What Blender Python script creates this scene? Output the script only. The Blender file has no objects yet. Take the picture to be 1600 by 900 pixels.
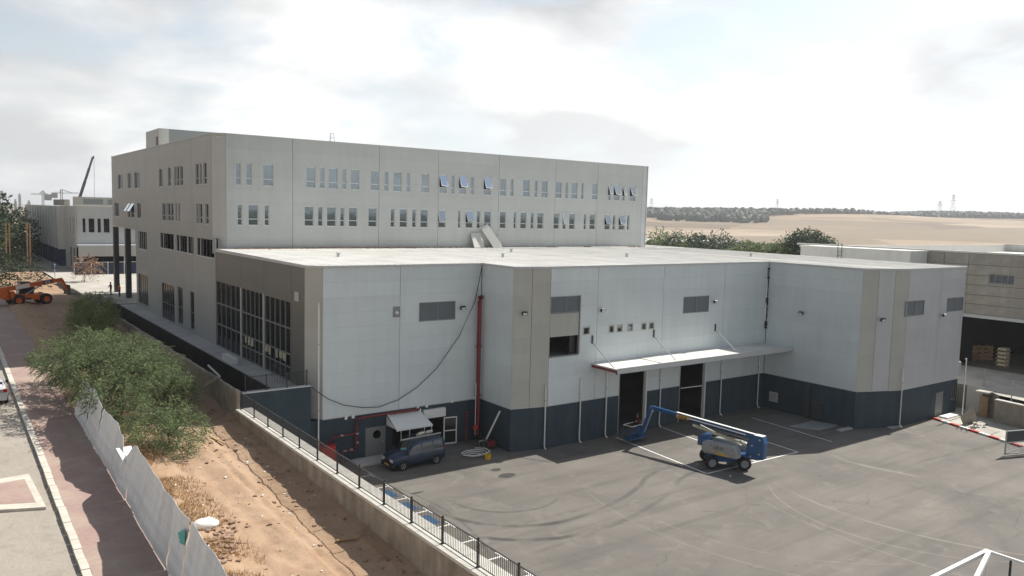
import bpy, math, random
import numpy as np
from mathutils import Vector, Matrix, noise
random.seed(7)
R_ = math.radians
scene = bpy.context.scene
COL = scene.collection

# ------------------------------------------------------------------ camera
CAM = Vector((-20.24, -50.45, 17.5))
F_PX = 1242.72
AX = Matrix(((0.8080, 0.0341, -0.5882), (-0.5884, 0.0888, -0.8037), (0.0249, 0.9955, 0.0917)))
cd = bpy.data.cameras.new('camera'); cam = bpy.data.objects.new('camera', cd); COL.objects.link(cam)
q = AX.to_quaternion().to_matrix()
cam.matrix_world = Matrix.Translation(CAM) @ q.to_4x4()
cd.sensor_width = 36; cd.lens = F_PX / 1600 * 36; cd.clip_start = 0.2; cd.clip_end = 20000
scene.camera = cam

# ------------------------------------------------------------------ sun, sky, exposure
SUN = Vector((13.3, 0.8, 13.7)).normalized()
EL = math.asin(SUN.z); AZ = math.atan2(SUN.x, SUN.y)
sd = bpy.data.lights.new('sun', 'SUN'); sd.energy = 5.0; sd.angle = R_(0.6); sd.color = (1, .955, .88)
so = bpy.data.objects.new('sun', sd); COL.objects.link(so)
so.rotation_euler = SUN.to_track_quat('Z', 'Y').to_euler()
so.location = SUN * 100
W = bpy.data.worlds.new('World'); scene.world = W; W.use_nodes = True
nt = W.node_tree; nt.nodes.clear()
def N(tree, typ, **kw):
    n = tree.nodes.new(typ)
    for k, v in kw.items():
        if k.startswith('i_'):
            key = k[2:]; key = int(key) if key.isdigit() else key.replace('_', ' ')
            n.inputs[key].default_value = v
        else: setattr(n, k, v)
    return n
def build_world():
    t = nt; L = t.links.new
    out = N(t, 'ShaderNodeOutputWorld'); bg = N(t, 'ShaderNodeBackground'); bg.inputs[1].default_value = 0.062
    sky = N(t, 'ShaderNodeTexSky', sky_type='NISHITA', sun_disc=False, sun_elevation=EL, sun_rotation=AZ,
            altitude=50, air_density=1.1, dust_density=2.0, ozone_density=1.0)
    tc = N(t, 'ShaderNodeTexCoord')
    sep = N(t, 'ShaderNodeSeparateXYZ'); L(tc.outputs['Generated'], sep.inputs[0])
    zc = N(t, 'ShaderNodeMath', operation='MAXIMUM', i_1=0.0); L(sep.outputs[2], zc.inputs[0])
    za = N(t, 'ShaderNodeMath', operation='ADD', i_1=0.30); L(zc.outputs[0], za.inputs[0])
    dv = N(t, 'ShaderNodeVectorMath', operation='DIVIDE')
    cmb = N(t, 'ShaderNodeCombineXYZ')
    for i in range(3): L(za.outputs[0], cmb.inputs[i])
    L(tc.outputs['Generated'], dv.inputs[0]); L(cmb.outputs[0], dv.inputs[1])
    n1 = N(t, 'ShaderNodeTexNoise', i_Scale=1.9, i_Detail=10.0, i_Roughness=0.55, i_Distortion=0.25)
    L(dv.outputs[0], n1.inputs['Vector'])
    r1 = N(t, 'ShaderNodeMapRange', i_1=0.38, i_2=0.56); L(n1.outputs[0], r1.inputs[0])
    mp = N(t, 'ShaderNodeMapping', i_Location=(3.1, 1.7, .4)); L(dv.outputs[0], mp.inputs[0])
    n2 = N(t, 'ShaderNodeTexNoise', i_Scale=1.25, i_Detail=7.0, i_Roughness=0.5); L(mp.outputs[0], n2.inputs['Vector'])
    r2 = N(t, 'ShaderNodeMapRange', i_1=0.42, i_2=0.62); L(n2.outputs[0], r2.inputs[0])
    zr_ = N(t, 'ShaderNodeMapRange', i_1=0.13, i_2=0.52, i_4=1.0); L(zc.outputs[0], zr_.inputs[0])  # clouds greyed overhead, above the view, to weaken skylight on the yard
    gs = N(t, 'ShaderNodeMath', operation='MULTIPLY_ADD', i_1=0.52, use_clamp=True); L(r2.outputs[0], gs.inputs[0]); L(zr_.outputs[0], gs.inputs[2])
    cc = N(t, 'ShaderNodeMix', data_type='RGBA', i_6=(12.0, 12.0, 11.9, 1), i_7=(2.7, 2.9, 3.1, 1)); L(gs.outputs[0], cc.inputs[0])
    sc2 = N(t, 'ShaderNodeVectorMath', operation='SCALE'); L(sky.outputs[0], sc2.inputs[0]); sc2.inputs[3].default_value = 1.0
    lift = N(t, 'ShaderNodeMix', data_type='RGBA', i_7=(8.8, 9.5, 9.9, 1)); L(sc2.outputs[0], lift.inputs[6])
    lz = N(t, 'ShaderNodeMapRange', i_1=0.0, i_2=0.45, i_3=0.85, i_4=0.0); L(zc.outputs[0], lz.inputs[0]); L(lz.outputs[0], lift.inputs[0])
    m = N(t, 'ShaderNodeMix', data_type='RGBA'); L(r1.outputs[0], m.inputs[0]); L(lift.outputs[2], m.inputs[6]); L(cc.outputs[2], m.inputs[7])
    sdot = N(t, 'ShaderNodeVectorMath', operation='DOT_PRODUCT'); L(tc.outputs['Generated'], sdot.inputs[0]); sdot.inputs[1].default_value = SUN
    sg_ = N(t, 'ShaderNodeMapRange', i_1=-0.2, i_2=1.0, i_3=0.92, i_4=1.7); L(sdot.outputs['Value'], sg_.inputs[0])   # thin cloud glows towards the sun
    sv = N(t, 'ShaderNodeVectorMath', operation='SCALE'); L(m.outputs[2], sv.inputs[0]); L(sg_.outputs[0], sv.inputs[3])
    L(sv.outputs[0], bg.inputs[0]); L(bg.outputs[0], out.inputs[0])
build_world()
scene.view_settings.view_transform = 'Standard'; scene.view_settings.look = 'None'
scene.view_settings.exposure = 0.46; scene.view_settings.gamma = 1.0
scene.view_settings.use_curve_mapping = False

# ------------------------------------------------------------------ pixel helpers (photo pixels 1600x900 -> rays)
def ray(px, py):
    d = q @ Vector(((px - 800) / F_PX, -(py - 450) / F_PX, -1.0)); return d.normalized()
def onx(px, py, x): d = ray(px, py); return CAM + d * ((x - CAM.x) / d.x)
def ony(px, py, y): d = ray(px, py); return CAM + d * ((y - CAM.y) / d.y)
def onz(px, py, z): d = ray(px, py); return CAM + d * ((z - CAM.z) / d.z)
def G(Y): return min(4.2 + .033 * Y, 5.4)
def ong(px, py):
    z = 4.2
    for i in range(60):
        P = onz(px, py, z); z = .5 * z + .5 * G(P.y)
    return P

# ------------------------------------------------------------------ materials
MATS = {}
def mat(name, col, rough=.7, spec=.4, metal=0, nscale=None, namt=.15, obj_rand=0, bump=0, bscale=40, streak=0, coat=0, coords='Object'):
    if name in MATS: return MATS[name]
    m = bpy.data.materials.new(name); m.use_nodes = True; t = m.node_tree; L = t.links.new
    b = t.nodes['Principled BSDF']; b.inputs['Roughness'].default_value = rough
    b.inputs['Specular IOR Level'].default_value = spec; b.inputs['Metallic'].default_value = metal
    if coat: b.inputs['Coat Weight'].default_value = coat
    c = (*col, 1); b.inputs['Base Color'].default_value = c
    sock = None
    tc = N(t, 'ShaderNodeTexCoord')
    vec = N(t, 'ShaderNodeNewGeometry').outputs['Position'] if coords == 'World' else tc.outputs['Object']
    def scale_by(sock, fac):   # multiply colour by a float socket
        v = N(t, 'ShaderNodeVectorMath', operation='SCALE')
        if sock is None: v.inputs[0].default_value = col
        else: L(sock, v.inputs[0])
        L(fac, v.inputs[3]); return v.outputs[0]
    if nscale:
        n = N(t, 'ShaderNodeTexNoise', i_Scale=nscale, i_Detail=7.0, i_Roughness=.6); L(vec, n.inputs['Vector'])
        r = N(t, 'ShaderNodeMapRange', i_1=.3, i_2=.7, i_3=1 - namt, i_4=1 + namt); L(n.outputs[0], r.inputs[0])
        sock = scale_by(sock, r.outputs[0])
    if streak:
        mp = N(t, 'ShaderNodeMapping', i_Scale=(1.1, 1.1, .10)); L(vec, mp.inputs[0])
        n = N(t, 'ShaderNodeTexNoise', i_Scale=1.6, i_Detail=6.0, i_Roughness=.65); L(mp.outputs[0], n.inputs['Vector'])
        r = N(t, 'ShaderNodeMapRange', i_1=.35, i_2=.75, i_3=1 + streak * .3, i_4=1 - streak); L(n.outputs[0], r.inputs[0])
        sock = scale_by(sock, r.outputs[0])
    if obj_rand:
        oi = N(t, 'ShaderNodeObjectInfo')
        r = N(t, 'ShaderNodeMapRange', i_3=1 - obj_rand, i_4=1 + obj_rand); L(oi.outputs['Random'], r.inputs[0])
        sock = scale_by(sock, r.outputs[0])
    if sock is not None: L(sock, b.inputs['Base Color'])
    if bump:
        n = N(t, 'ShaderNodeTexNoise', i_Scale=bscale, i_Detail=5.0); L(vec, n.inputs['Vector'])
        bp = N(t, 'ShaderNodeBump', i_Strength=bump, i_Distance=.05); L(n.outputs[0], bp.inputs['Height']); L(bp.outputs[0], b.inputs['Normal'])
    MATS[name] = m; return m
PAN = dict(rough=.48, spec=.45, nscale=.25, namt=.055, obj_rand=.03, streak=.055, coords='World')
mat('panel_warm', (.445, .465, .455), **PAN)
mat('panel_blue', (.62, .675, .685), **PAN)
mat('panel_beige', (.455, .45, .41), **PAN)
mat('panel_light', (.50, .51, .52), **PAN)
mat('panel_shaded', (.345, .35, .335), **PAN)  # darker copy of panel_warm; shade of the left face put into its colour
mat('panel_white', (.50, .50, .475), **PAN)
mat('panel_bronze', (.15, .145, .13), **PAN)
mat('base_slate', (.040, .062, .080), rough=.75, spec=.3, nscale=.8, namt=.12, obj_rand=.04, streak=.22, coords='World')
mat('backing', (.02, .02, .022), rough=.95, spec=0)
mat('roof_sheet', (.64, .635, .60), rough=.6, spec=.3, nscale=.35, namt=.14, obj_rand=.05, streak=.05, coords='World')
mat('trim', (.52, .53, .53), rough=.5, nscale=1, namt=.05)
mat('frame_white', (.62, .64, .64), rough=.45)
mat('frame_grey', (.21, .21, .205), rough=.5)
mat('frame_dark', (.05, .055, .06), rough=.5)
mat('louver', (.24, .26, .265), rough=.55)
mat('white_paint', (.75, .75, .72), rough=.6, nscale=3, namt=.08)
mat('white_metal', (.78, .78, .76), rough=.4)
mat('steel', (.42, .43, .43), rough=.4, metal=.3, nscale=3, namt=.1)
mat('dark_metal', (.035, .035, .037), rough=.55)
mat('red_pipe', (.20, .022, .022), rough=.4, nscale=2, namt=.1)
mat('red_paint', (.50, .03, .025), rough=.5, nscale=3, namt=.12)
mat('blue_paint', (.014, .08, .21), rough=.33, spec=.5, nscale=2, namt=.1)
mat('blue_sign', (.04, .10, .20), rough=.5)
mat('grey_cover', (.30, .31, .31), rough=.4, nscale=2, namt=.05)
mat('orange_paint', (.62, .13, .02), rough=.45, nscale=1.5, namt=.15)
mat('yellow_paint', (.70, .42, .03), rough=.5)
mat('rubber', (.018, .018, .018), rough=.85, nscale=6, namt=.3)
mat('rim', (.35, .35, .35), rough=.4, metal=.5)
mat('van_paint', (.006, .022, .06), rough=.28, spec=.5, coat=.4, nscale=3, namt=.15)
mat('silver_paint', (.55, .56, .57), rough=.3, metal=.35, coat=.5)
mat('tail_red', (.42, .01, .012), rough=.25)
mat('lamp_glass', (.65, .68, .7), rough=.15)
mat('car_glass', (.012, .015, .018), rough=.08, spec=.8)
mat('concrete', (.31, .275, .23), rough=.9, spec=.2, nscale=1.2, namt=.22, bump=.4, bscale=6, streak=.3, coords='World')
mat('coping', (.55, .53, .48), rough=.85, spec=.2, nscale=2, namt=.12, coords='World')
mat('paving', (.45, .44, .42), rough=.85, spec=.2, nscale=.8, namt=.15, coords='World')
mat('pale_concrete', (.44, .415, .37), rough=.9, spec=.2, nscale=.5, namt=.18, coords='World', bump=.15, bscale=5)
mat('precast', (.36, .335, .29), rough=.9, spec=.2, nscale=.9, namt=.14, obj_rand=.05, streak=.12)
mat('plaster_white', (.66, .65, .61), rough=.85, nscale=1, namt=.06, streak=.06)
mat('bitumen', (.014, .013, .013), rough=.8, nscale=2, namt=.3)
mat('red_soil', (.19, .085, .048), rough=1, spec=.1, nscale=2, namt=.35, bump=.6, bscale=5, coords='World')
mat('hoarding', (.74, .745, .735), rough=.55, nscale=1.2, namt=.06, obj_rand=.08, streak=.15)
mat('kerb', (.55, .51, .44), rough=.9, nscale=2, namt=.15, obj_rand=.06)
mat('wood', (.33, .22, .12), rough=.8, nscale=4, namt=.3, obj_rand=.15)
mat('bark', (.10, .075, .055), rough=.95, nscale=5, namt=.3)
mat('sack', (.72, .71, .68), rough=.7, nscale=3, namt=.08, bump=.4, bscale=8)
mat('cream', (.50, .45, .33), rough=.8, nscale=3, namt=.25)
mat('skin', (.35, .2, .14), rough=.6)
mat('cloth_maroon', (.10, .012, .02), rough=.9)
mat('cloth_blue', (.02, .05, .14), rough=.9)
mat('cloth_dark', (.03, .03, .035), rough=.9)
mat('vest_orange', (.6, .16, .03), rough=.8)
mat('cable', (.06, .065, .07), rough=.7)
mat('rock', (.30, .20, .14), rough=.95, nscale=3, namt=.4)
mat('crane_steel', (.10, .105, .12), rough=.6)
mat('far_steel', (.30, .31, .32), rough=.7)
mat('navy', (.02, .035, .075), rough=.6, nscale=2, namt=.2)
mat('teal_paper', (.12, .45, .40), rough=.8)
mat('straw', (.34, .215, .09), rough=.95, spec=.1, nscale=.7, namt=.3)

def leafmat(name, c, var=.42):
    m = bpy.data.materials.new(name); m.use_nodes = True; t = m.node_tree; L = t.links.new
    b = t.nodes['Principled BSDF']; b.inputs['Roughness'].default_value = .6; b.inputs['Specular IOR Level'].default_value = .25
    g = N(t, 'ShaderNodeNewGeometry')
    n = N(t, 'ShaderNodeTexNoise', i_Scale=1.1, i_Detail=4.0); L(g.outputs['Position'], n.inputs['Vector'])
    r = N(t, 'ShaderNodeMapRange', i_1=.3, i_2=.7, i_3=1 - var, i_4=1 + var); L(n.outputs[0], r.inputs[0])
    r2 = N(t, 'ShaderNodeMapRange', i_3=.6, i_4=1.4); L(g.outputs['Random Per Island'], r2.inputs[0])
    mu = N(t, 'ShaderNodeMath', operation='MULTIPLY'); L(r.outputs[0], mu.inputs[0]); L(r2.outputs[0], mu.inputs[1])
    v = N(t, 'ShaderNodeVectorMath', operation='SCALE'); v.inputs[0].default_value = c; L(mu.outputs[0], v.inputs[3])
    L(v.outputs[0], b.inputs['Base Color'])
    tr = N(t, 'ShaderNodeBsdfTranslucent'); L(v.outputs[0], tr.inputs[0])
    mx = N(t, 'ShaderNodeMixShader', i_0=.28); L(b.outputs[0], mx.inputs[1]); L(tr.outputs[0], mx.inputs[2])
    L(mx.outputs[0], t.nodes['Material Output'].inputs[0]); MATS[name] = m
leafmat('leaf_acacia', (.155, .20, .095)); leafmat('leaf_dark', (.045, .062, .03)); leafmat('leaf_light', (.20, .24, .10))
leafmat('leaf_far', (.05, .075, .05)); leafmat('grass_dry', (.33, .20, .085), .25); leafmat('leaf_pink', (.30, .20, .14))

def glassmat(name, refl, tint, base=(.012, .016, .018)):
    m = bpy.data.materials.new(name); m.use_nodes = True; t = m.node_tree; L = t.links.new
    b = t.nodes['Principled BSDF']; b.inputs['Base Color'].default_value = (*base, 1); b.inputs['Roughness'].default_value = .15
    gl = N(t, 'ShaderNodeBsdfGlossy'); gl.inputs['Color'].default_value = (*tint, 1); gl.inputs['Roughness'].default_value = .02
    n = N(t, 'ShaderNodeTexNoise', i_Scale=.9, i_Detail=2.0); tc = N(t, 'ShaderNodeTexCoord'); L(tc.outputs['Object'], n.inputs['Vector'])
    bp = N(t, 'ShaderNodeBump', i_Strength=.06, i_Distance=.05); L(n.outputs[0], bp.inputs['Height']); L(bp.outputs[0], gl.inputs['Normal'])
    fr = N(t, 'ShaderNodeFresnel', i_IOR=1.5 if refl > .1 else 1.12)
    ad = N(t, 'ShaderNodeMath', operation='ADD', i_1=refl, use_clamp=True); L(fr.outputs[0], ad.inputs[0])
    mx = N(t, 'ShaderNodeMixShader', i_0=refl); L(b.outputs[0], mx.inputs[1]); L(gl.outputs[0], mx.inputs[2])
    if refl > .1: L(ad.outputs[0], mx.inputs[0])
    else: b.inputs['Specular IOR Level'].default_value = .05
    L(mx.outputs[0], t.nodes['Material Output'].inputs[0]); MATS[name] = m
glassmat('glass', .20, (.78, .92, 1.0)); glassmat('glass_dark', .06, (.85, .92, 1.0))

def ground_mats():
    # asphalt with tyre arcs, dusty patches and cracks
    m = bpy.data.materials.new('asphalt'); m.use_nodes = True; t = m.node_tree; L = t.links.new; MATS['asphalt'] = m
    b = t.nodes['Principled BSDF']; b.inputs['Roughness'].default_value = .85; b.inputs['Specular IOR Level'].default_value = .25
    P = N(t, 'ShaderNodeNewGeometry').outputs['Position']
    def noise_(sc, det=6, dist=0, vec=P, rough=.6):
        n = N(t, 'ShaderNodeTexNoise', i_Scale=sc, i_Detail=float(det), i_Distortion=float(dist), i_Roughness=rough); L(vec, n.inputs['Vector']); return n.outputs[0]
    def rng(s, a, b_, c=0., d=1.):
        r = N(t, 'ShaderNodeMapRange', i_1=a, i_2=b_, i_3=c, i_4=d); L(s, r.inputs[0]); return r.outputs[0]
    def mixc(f, a, b_):
        x = N(t, 'ShaderNodeMix', data_type='RGBA')
        if isinstance(f, float): x.inputs[0].default_value = f
        else: L(f, x.inputs[0])
        for i, s in ((6, a), (7, b_)):
            if isinstance(s, tuple): x.inputs[i].default_value = (*s, 1)
            else: L(s, x.inputs[i])
        return x.outputs[2]
    def mul(a, k):
        x = N(t, 'ShaderNodeMath', operation='MULTIPLY'); L(a, x.inputs[0])
        if isinstance(k, float): x.inputs[1].default_value = k
        else: L(k, x.inputs[1])
        return x.outputs[0]
    arc_noise = noise_(.5, 6)
    c = mixc(rng(noise_(.14, 7, .6), .33, .68), (.124, .116, .106), (.195, .179, .157))
    mp = N(t, 'ShaderNodeMapping', i_Rotation=(0, 0, R_(-14)), i_Scale=(.06, .9, 1)); L(P, mp.inputs[0])
    c = mixc(mul(rng(noise_(.9, 6, .3, mp.outputs[0]), .48, .72), .55), c, (.085, .079, .073))
    c = mixc(mul(rng(noise_(.55, 8, 1.2), .55, .75), .4), c, (.29, .26, .215))
    c = mixc(mul(rng(noise_(9, 4), .4, .75), .25), c, (.10, .095, .09))
    arcs = [((1225, 762), (1400, 827), (1600, 867), .16, 0, .75), ((1220, 782), (1337, 837), (1590, 878), .13, 0, .6), ((1200, 787), (1330, 845), (1475, 892), .13, 0, .55), ((1320, 720), (1375, 732), (1435, 745), .3, 0, .6),
            ((1290, 705), (1330, 722), (1380, 735), .3, 0, .5), ((1407, 670), (1435, 679), (1470, 688), .2, 0, .5), ((1000, 800), (1180, 860), (1330, 880), .12, 0, .4), ((920, 770), (1100, 860), (1250, 900), .12, 0, .4),
            ((700, 806), (764, 820), (880, 814), .34, 1, .75), ((750, 839), (817, 844), (900, 836), .34, 1, .75), ((1002, 757), (1020, 740), (1047, 730), .3, 1, .6), ((1056, 757), (1074, 742), (1110, 731), .3, 1, .5),
            ((880, 815), (950, 790), (1002, 757), .3, 1, .5), ((720, 790), (800, 800), (870, 780), .2, 1, .5), ((640, 770), (700, 800), (760, 860), .2, 1, .4), ((880, 850), (960, 820), (1040, 775), .3, 1, .4), ((1440, 720), (1510, 705), (1570, 690), .3, 1, .35)]
    for (pa, pb, pc, w, dark, k) in arcs:
        A3, B3, C3 = (onz(*p_, 0) for p_ in (pa, pb, pc))
        d_ = 2 * (A3.x * (B3.y - C3.y) + B3.x * (C3.y - A3.y) + C3.x * (A3.y - B3.y)); sq_ = lambda v_: v_.x ** 2 + v_.y ** 2
        cx = (sq_(A3) * (B3.y - C3.y) + sq_(B3) * (C3.y - A3.y) + sq_(C3) * (A3.y - B3.y)) / d_; cy = (sq_(A3) * (C3.x - B3.x) + sq_(B3) * (A3.x - C3.x) + sq_(C3) * (B3.x - A3.x)) / d_
        r = math.hypot(A3.x - cx, A3.y - cy); ext = max((A3 - B3).length, (C3 - B3).length) * 1.1
        vd = N(t, 'ShaderNodeVectorMath', operation='DISTANCE'); L(P, vd.inputs[0]); vd.inputs[1].default_value = (cx, cy, 0)
        s = N(t, 'ShaderNodeMath', operation='SUBTRACT', i_1=r); L(vd.outputs[1], s.inputs[0])
        ab = N(t, 'ShaderNodeMath', operation='ABSOLUTE'); L(s.outputs[0], ab.inputs[0])
        vm = N(t, 'ShaderNodeVectorMath', operation='DISTANCE'); L(P, vm.inputs[0]); vm.inputs[1].default_value = (B3.x, B3.y, 0)
        f = mul(mul(mul(rng(ab.outputs[0], w * .35, w * .8, 1., 0.), rng(vm.outputs[1], ext * .8, ext * 1.05, 1., 0.)), rng(arc_noise, .36, .56, .15, 1.)), float(k) * (1.0 if dark else .68))
        c = mixc(f, c, (.045, .042, .04) if dark else (.30, .275, .24))
    vo_ = N(t, 'ShaderNodeTexVoronoi', feature='DISTANCE_TO_EDGE', i_Scale=.16); wv = N(t, 'ShaderNodeVectorMath', operation='ADD'); nz_ = N(t, 'ShaderNodeTexNoise', i_Scale=.8, i_Detail=5.0); L(P, nz_.inputs['Vector']); L(P, wv.inputs[0]); L(nz_.outputs[1], wv.inputs[1]); L(wv.outputs[0], vo_.inputs['Vector'])
    c = mixc(mul(mul(rng(vo_.outputs[0], .002, .007, 1., 0.), rng(noise_(.12, 3), .5, .6)), .35), c, (.05, .047, .043))
    c = mixc(mul(rng(noise_(45, 3), .55, .8), .35), c, (.27, .25, .22)); c = mixc(mul(rng(noise_(1.7, 6, .4), .66, .72), .55), c, (.06, .057, .053))
    L(c, b.inputs['Base Color'])
    bp = N(t, 'ShaderNodeBump', i_Strength=.25, i_Distance=.02); L(noise_(30, 4), bp.inputs['Height']); L(bp.outputs[0], b.inputs['Normal'])
    # dirt
    def simple(name, cols, scales, tracks=False, rough=.95):
        m = bpy.data.materials.new(name); m.use_nodes = True; MATS[name] = m
        return m
    for name, a, b1, b2, extra in (('dirt', (.345, .235, .155), (.41, .295, .205), (.25, .155, .098), 1), ('street', (.33, .295, .25), (.38, .345, .295), (.26, .235, .20), 0),
                                   ('field', (.34, .26, .185), (.19, .15, .11), (.40, .325, .245), 2)):
        m = bpy.data.materials.new(name); m.use_nodes = True; t = m.node_tree; L = t.links.new; MATS[name] = m
        b = t.nodes['Principled BSDF']; b.inputs['Roughness'].default_value = .97; b.inputs['Specular IOR Level'].default_value = .1
        P = N(t, 'ShaderNodeNewGeometry').outputs['Position']
        def noise_(sc, det=6, dist=0, vec=P, rough=.6):
            n = N(t, 'ShaderNodeTexNoise', i_Scale=sc, i_Detail=float(det), i_Distortion=float(dist), i_Roughness=rough); L(vec, n.inputs['Vector']); return n.outputs[0]
        def rng(s, a, b_, c=0., d=1.):
            r = N(t, 'ShaderNodeMapRange', i_1=a, i_2=b_, i_3=c, i_4=d); L(s, r.inputs[0]); return r.outputs[0]
        def mixc(f, a, b_):
            x = N(t, 'ShaderNodeMix', data_type='RGBA'); L(f, x.inputs[0])
            for i, s in ((6, a), (7, b_)):
                if isinstance(s, tuple): x.inputs[i].default_value = (*s, 1)
                else: L(s, x.inputs[i])
            return x.outputs[2]
        if extra == 2:
            v = N(t, 'ShaderNodeTexVoronoi', i_Scale=.0065, i_Randomness=1.0)
            mp = N(t, 'ShaderNodeMapping', i_Scale=(1, 1, 0)); L(P, mp.inputs[0])
            nn = N(t, 'ShaderNodeTexNoise', i_Scale=.004, i_Detail=3.0); L(P, nn.inputs['Vector'])
            ad = N(t, 'ShaderNodeVectorMath', operation='MULTIPLY_ADD'); L(nn.outputs[1], ad.inputs[0]); ad.inputs[1].default_value = (160, 160, 0); L(mp.outputs[0], ad.inputs[2])
            L(ad.outputs[0], v.inputs['Vector'])
            sp = N(t, 'ShaderNodeSeparateXYZ'); L(v.outputs['Color'], sp.inputs[0])
            c = mixc(rng(sp.outputs[0], .3, .75), a, b1); c = mixc(rng(sp.outputs[1], .55, .85), c, b2)
            c = mixc(rng(sp.outputs[2], .6, .8), c, (.24, .195, .14)); c = mixc(rng(noise_(.02, 6), .5, .75), c, (.22, .17, .12))
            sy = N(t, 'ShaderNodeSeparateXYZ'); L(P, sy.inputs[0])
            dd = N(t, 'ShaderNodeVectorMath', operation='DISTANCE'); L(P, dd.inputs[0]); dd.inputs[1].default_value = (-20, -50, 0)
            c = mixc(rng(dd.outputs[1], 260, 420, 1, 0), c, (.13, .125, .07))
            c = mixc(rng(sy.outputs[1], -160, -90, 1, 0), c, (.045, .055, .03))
        else:
            c = mixc(rng(noise_(.22, 8, .5), .35, .68), a, b1)
            c = mixc(rng(noise_(1.3, 8, .3), .52, .75, 0, .75), c, b2)
            c = mixc(rng(noise_(14, 4), .5, .8, 0, .5), c, b2)
            if extra == 1:
                mp = N(t, 'ShaderNodeMapping', i_Scale=(2.2, .12, 1)); L(P, mp.inputs[0])
                c = mixc(rng(noise_(1.0, 5, .2, mp.outputs[0]), .55, .75, 0, .6), c, b2)
        L(c, b.inputs['Base Color'])
        bp = N(t, 'ShaderNodeBump', i_Strength=.5, i_Distance=.08); L(noise_(3.5 if extra != 2 else .3, 8), bp.inputs['Height']); L(bp.outputs[0], b.inputs['Normal'])
    # pink block paving with fine brick joints
    m = bpy.data.materials.new('pavers'); m.use_nodes = True; t = m.node_tree; L = t.links.new; MATS['pavers'] = m
    b = t.nodes['Principled BSDF']; b.inputs['Roughness'].default_value = .95; b.inputs['Specular IOR Level'].default_value = .15
    P = N(t, 'ShaderNodeNewGeometry').outputs['Position']
    br = N(t, 'ShaderNodeTexBrick', i_Scale=1.0); br.inputs['Color1'].default_value = (.33, .225, .20, 1); br.inputs['Color2'].default_value = (.38, .265, .235, 1)
    br.inputs['Mortar'].default_value = (.33, .26, .21, 1); br.inputs['Mortar Size'].default_value = .008; br.inputs['Brick Width'].default_value = .2; br.inputs['Row Height'].default_value = .1
    L(P, br.inputs['Vector'])
    n = N(t, 'ShaderNodeTexNoise', i_Scale=.45, i_Detail=8.0, i_Roughness=.65); L(P, n.inputs['Vector'])
    r = N(t, 'ShaderNodeMapRange', i_1=.47, i_2=.72, i_4=.85); L(n.outputs[0], r.inputs[0])
    x = N(t, 'ShaderNodeMix', data_type='RGBA', i_7=(.43, .36, .29, 1)); L(r.outputs[0], x.inputs[0]); L(br.outputs[0], x.inputs[6])
    L(x.outputs[2], b.inputs['Base Color'])
ground_mats()

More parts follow.
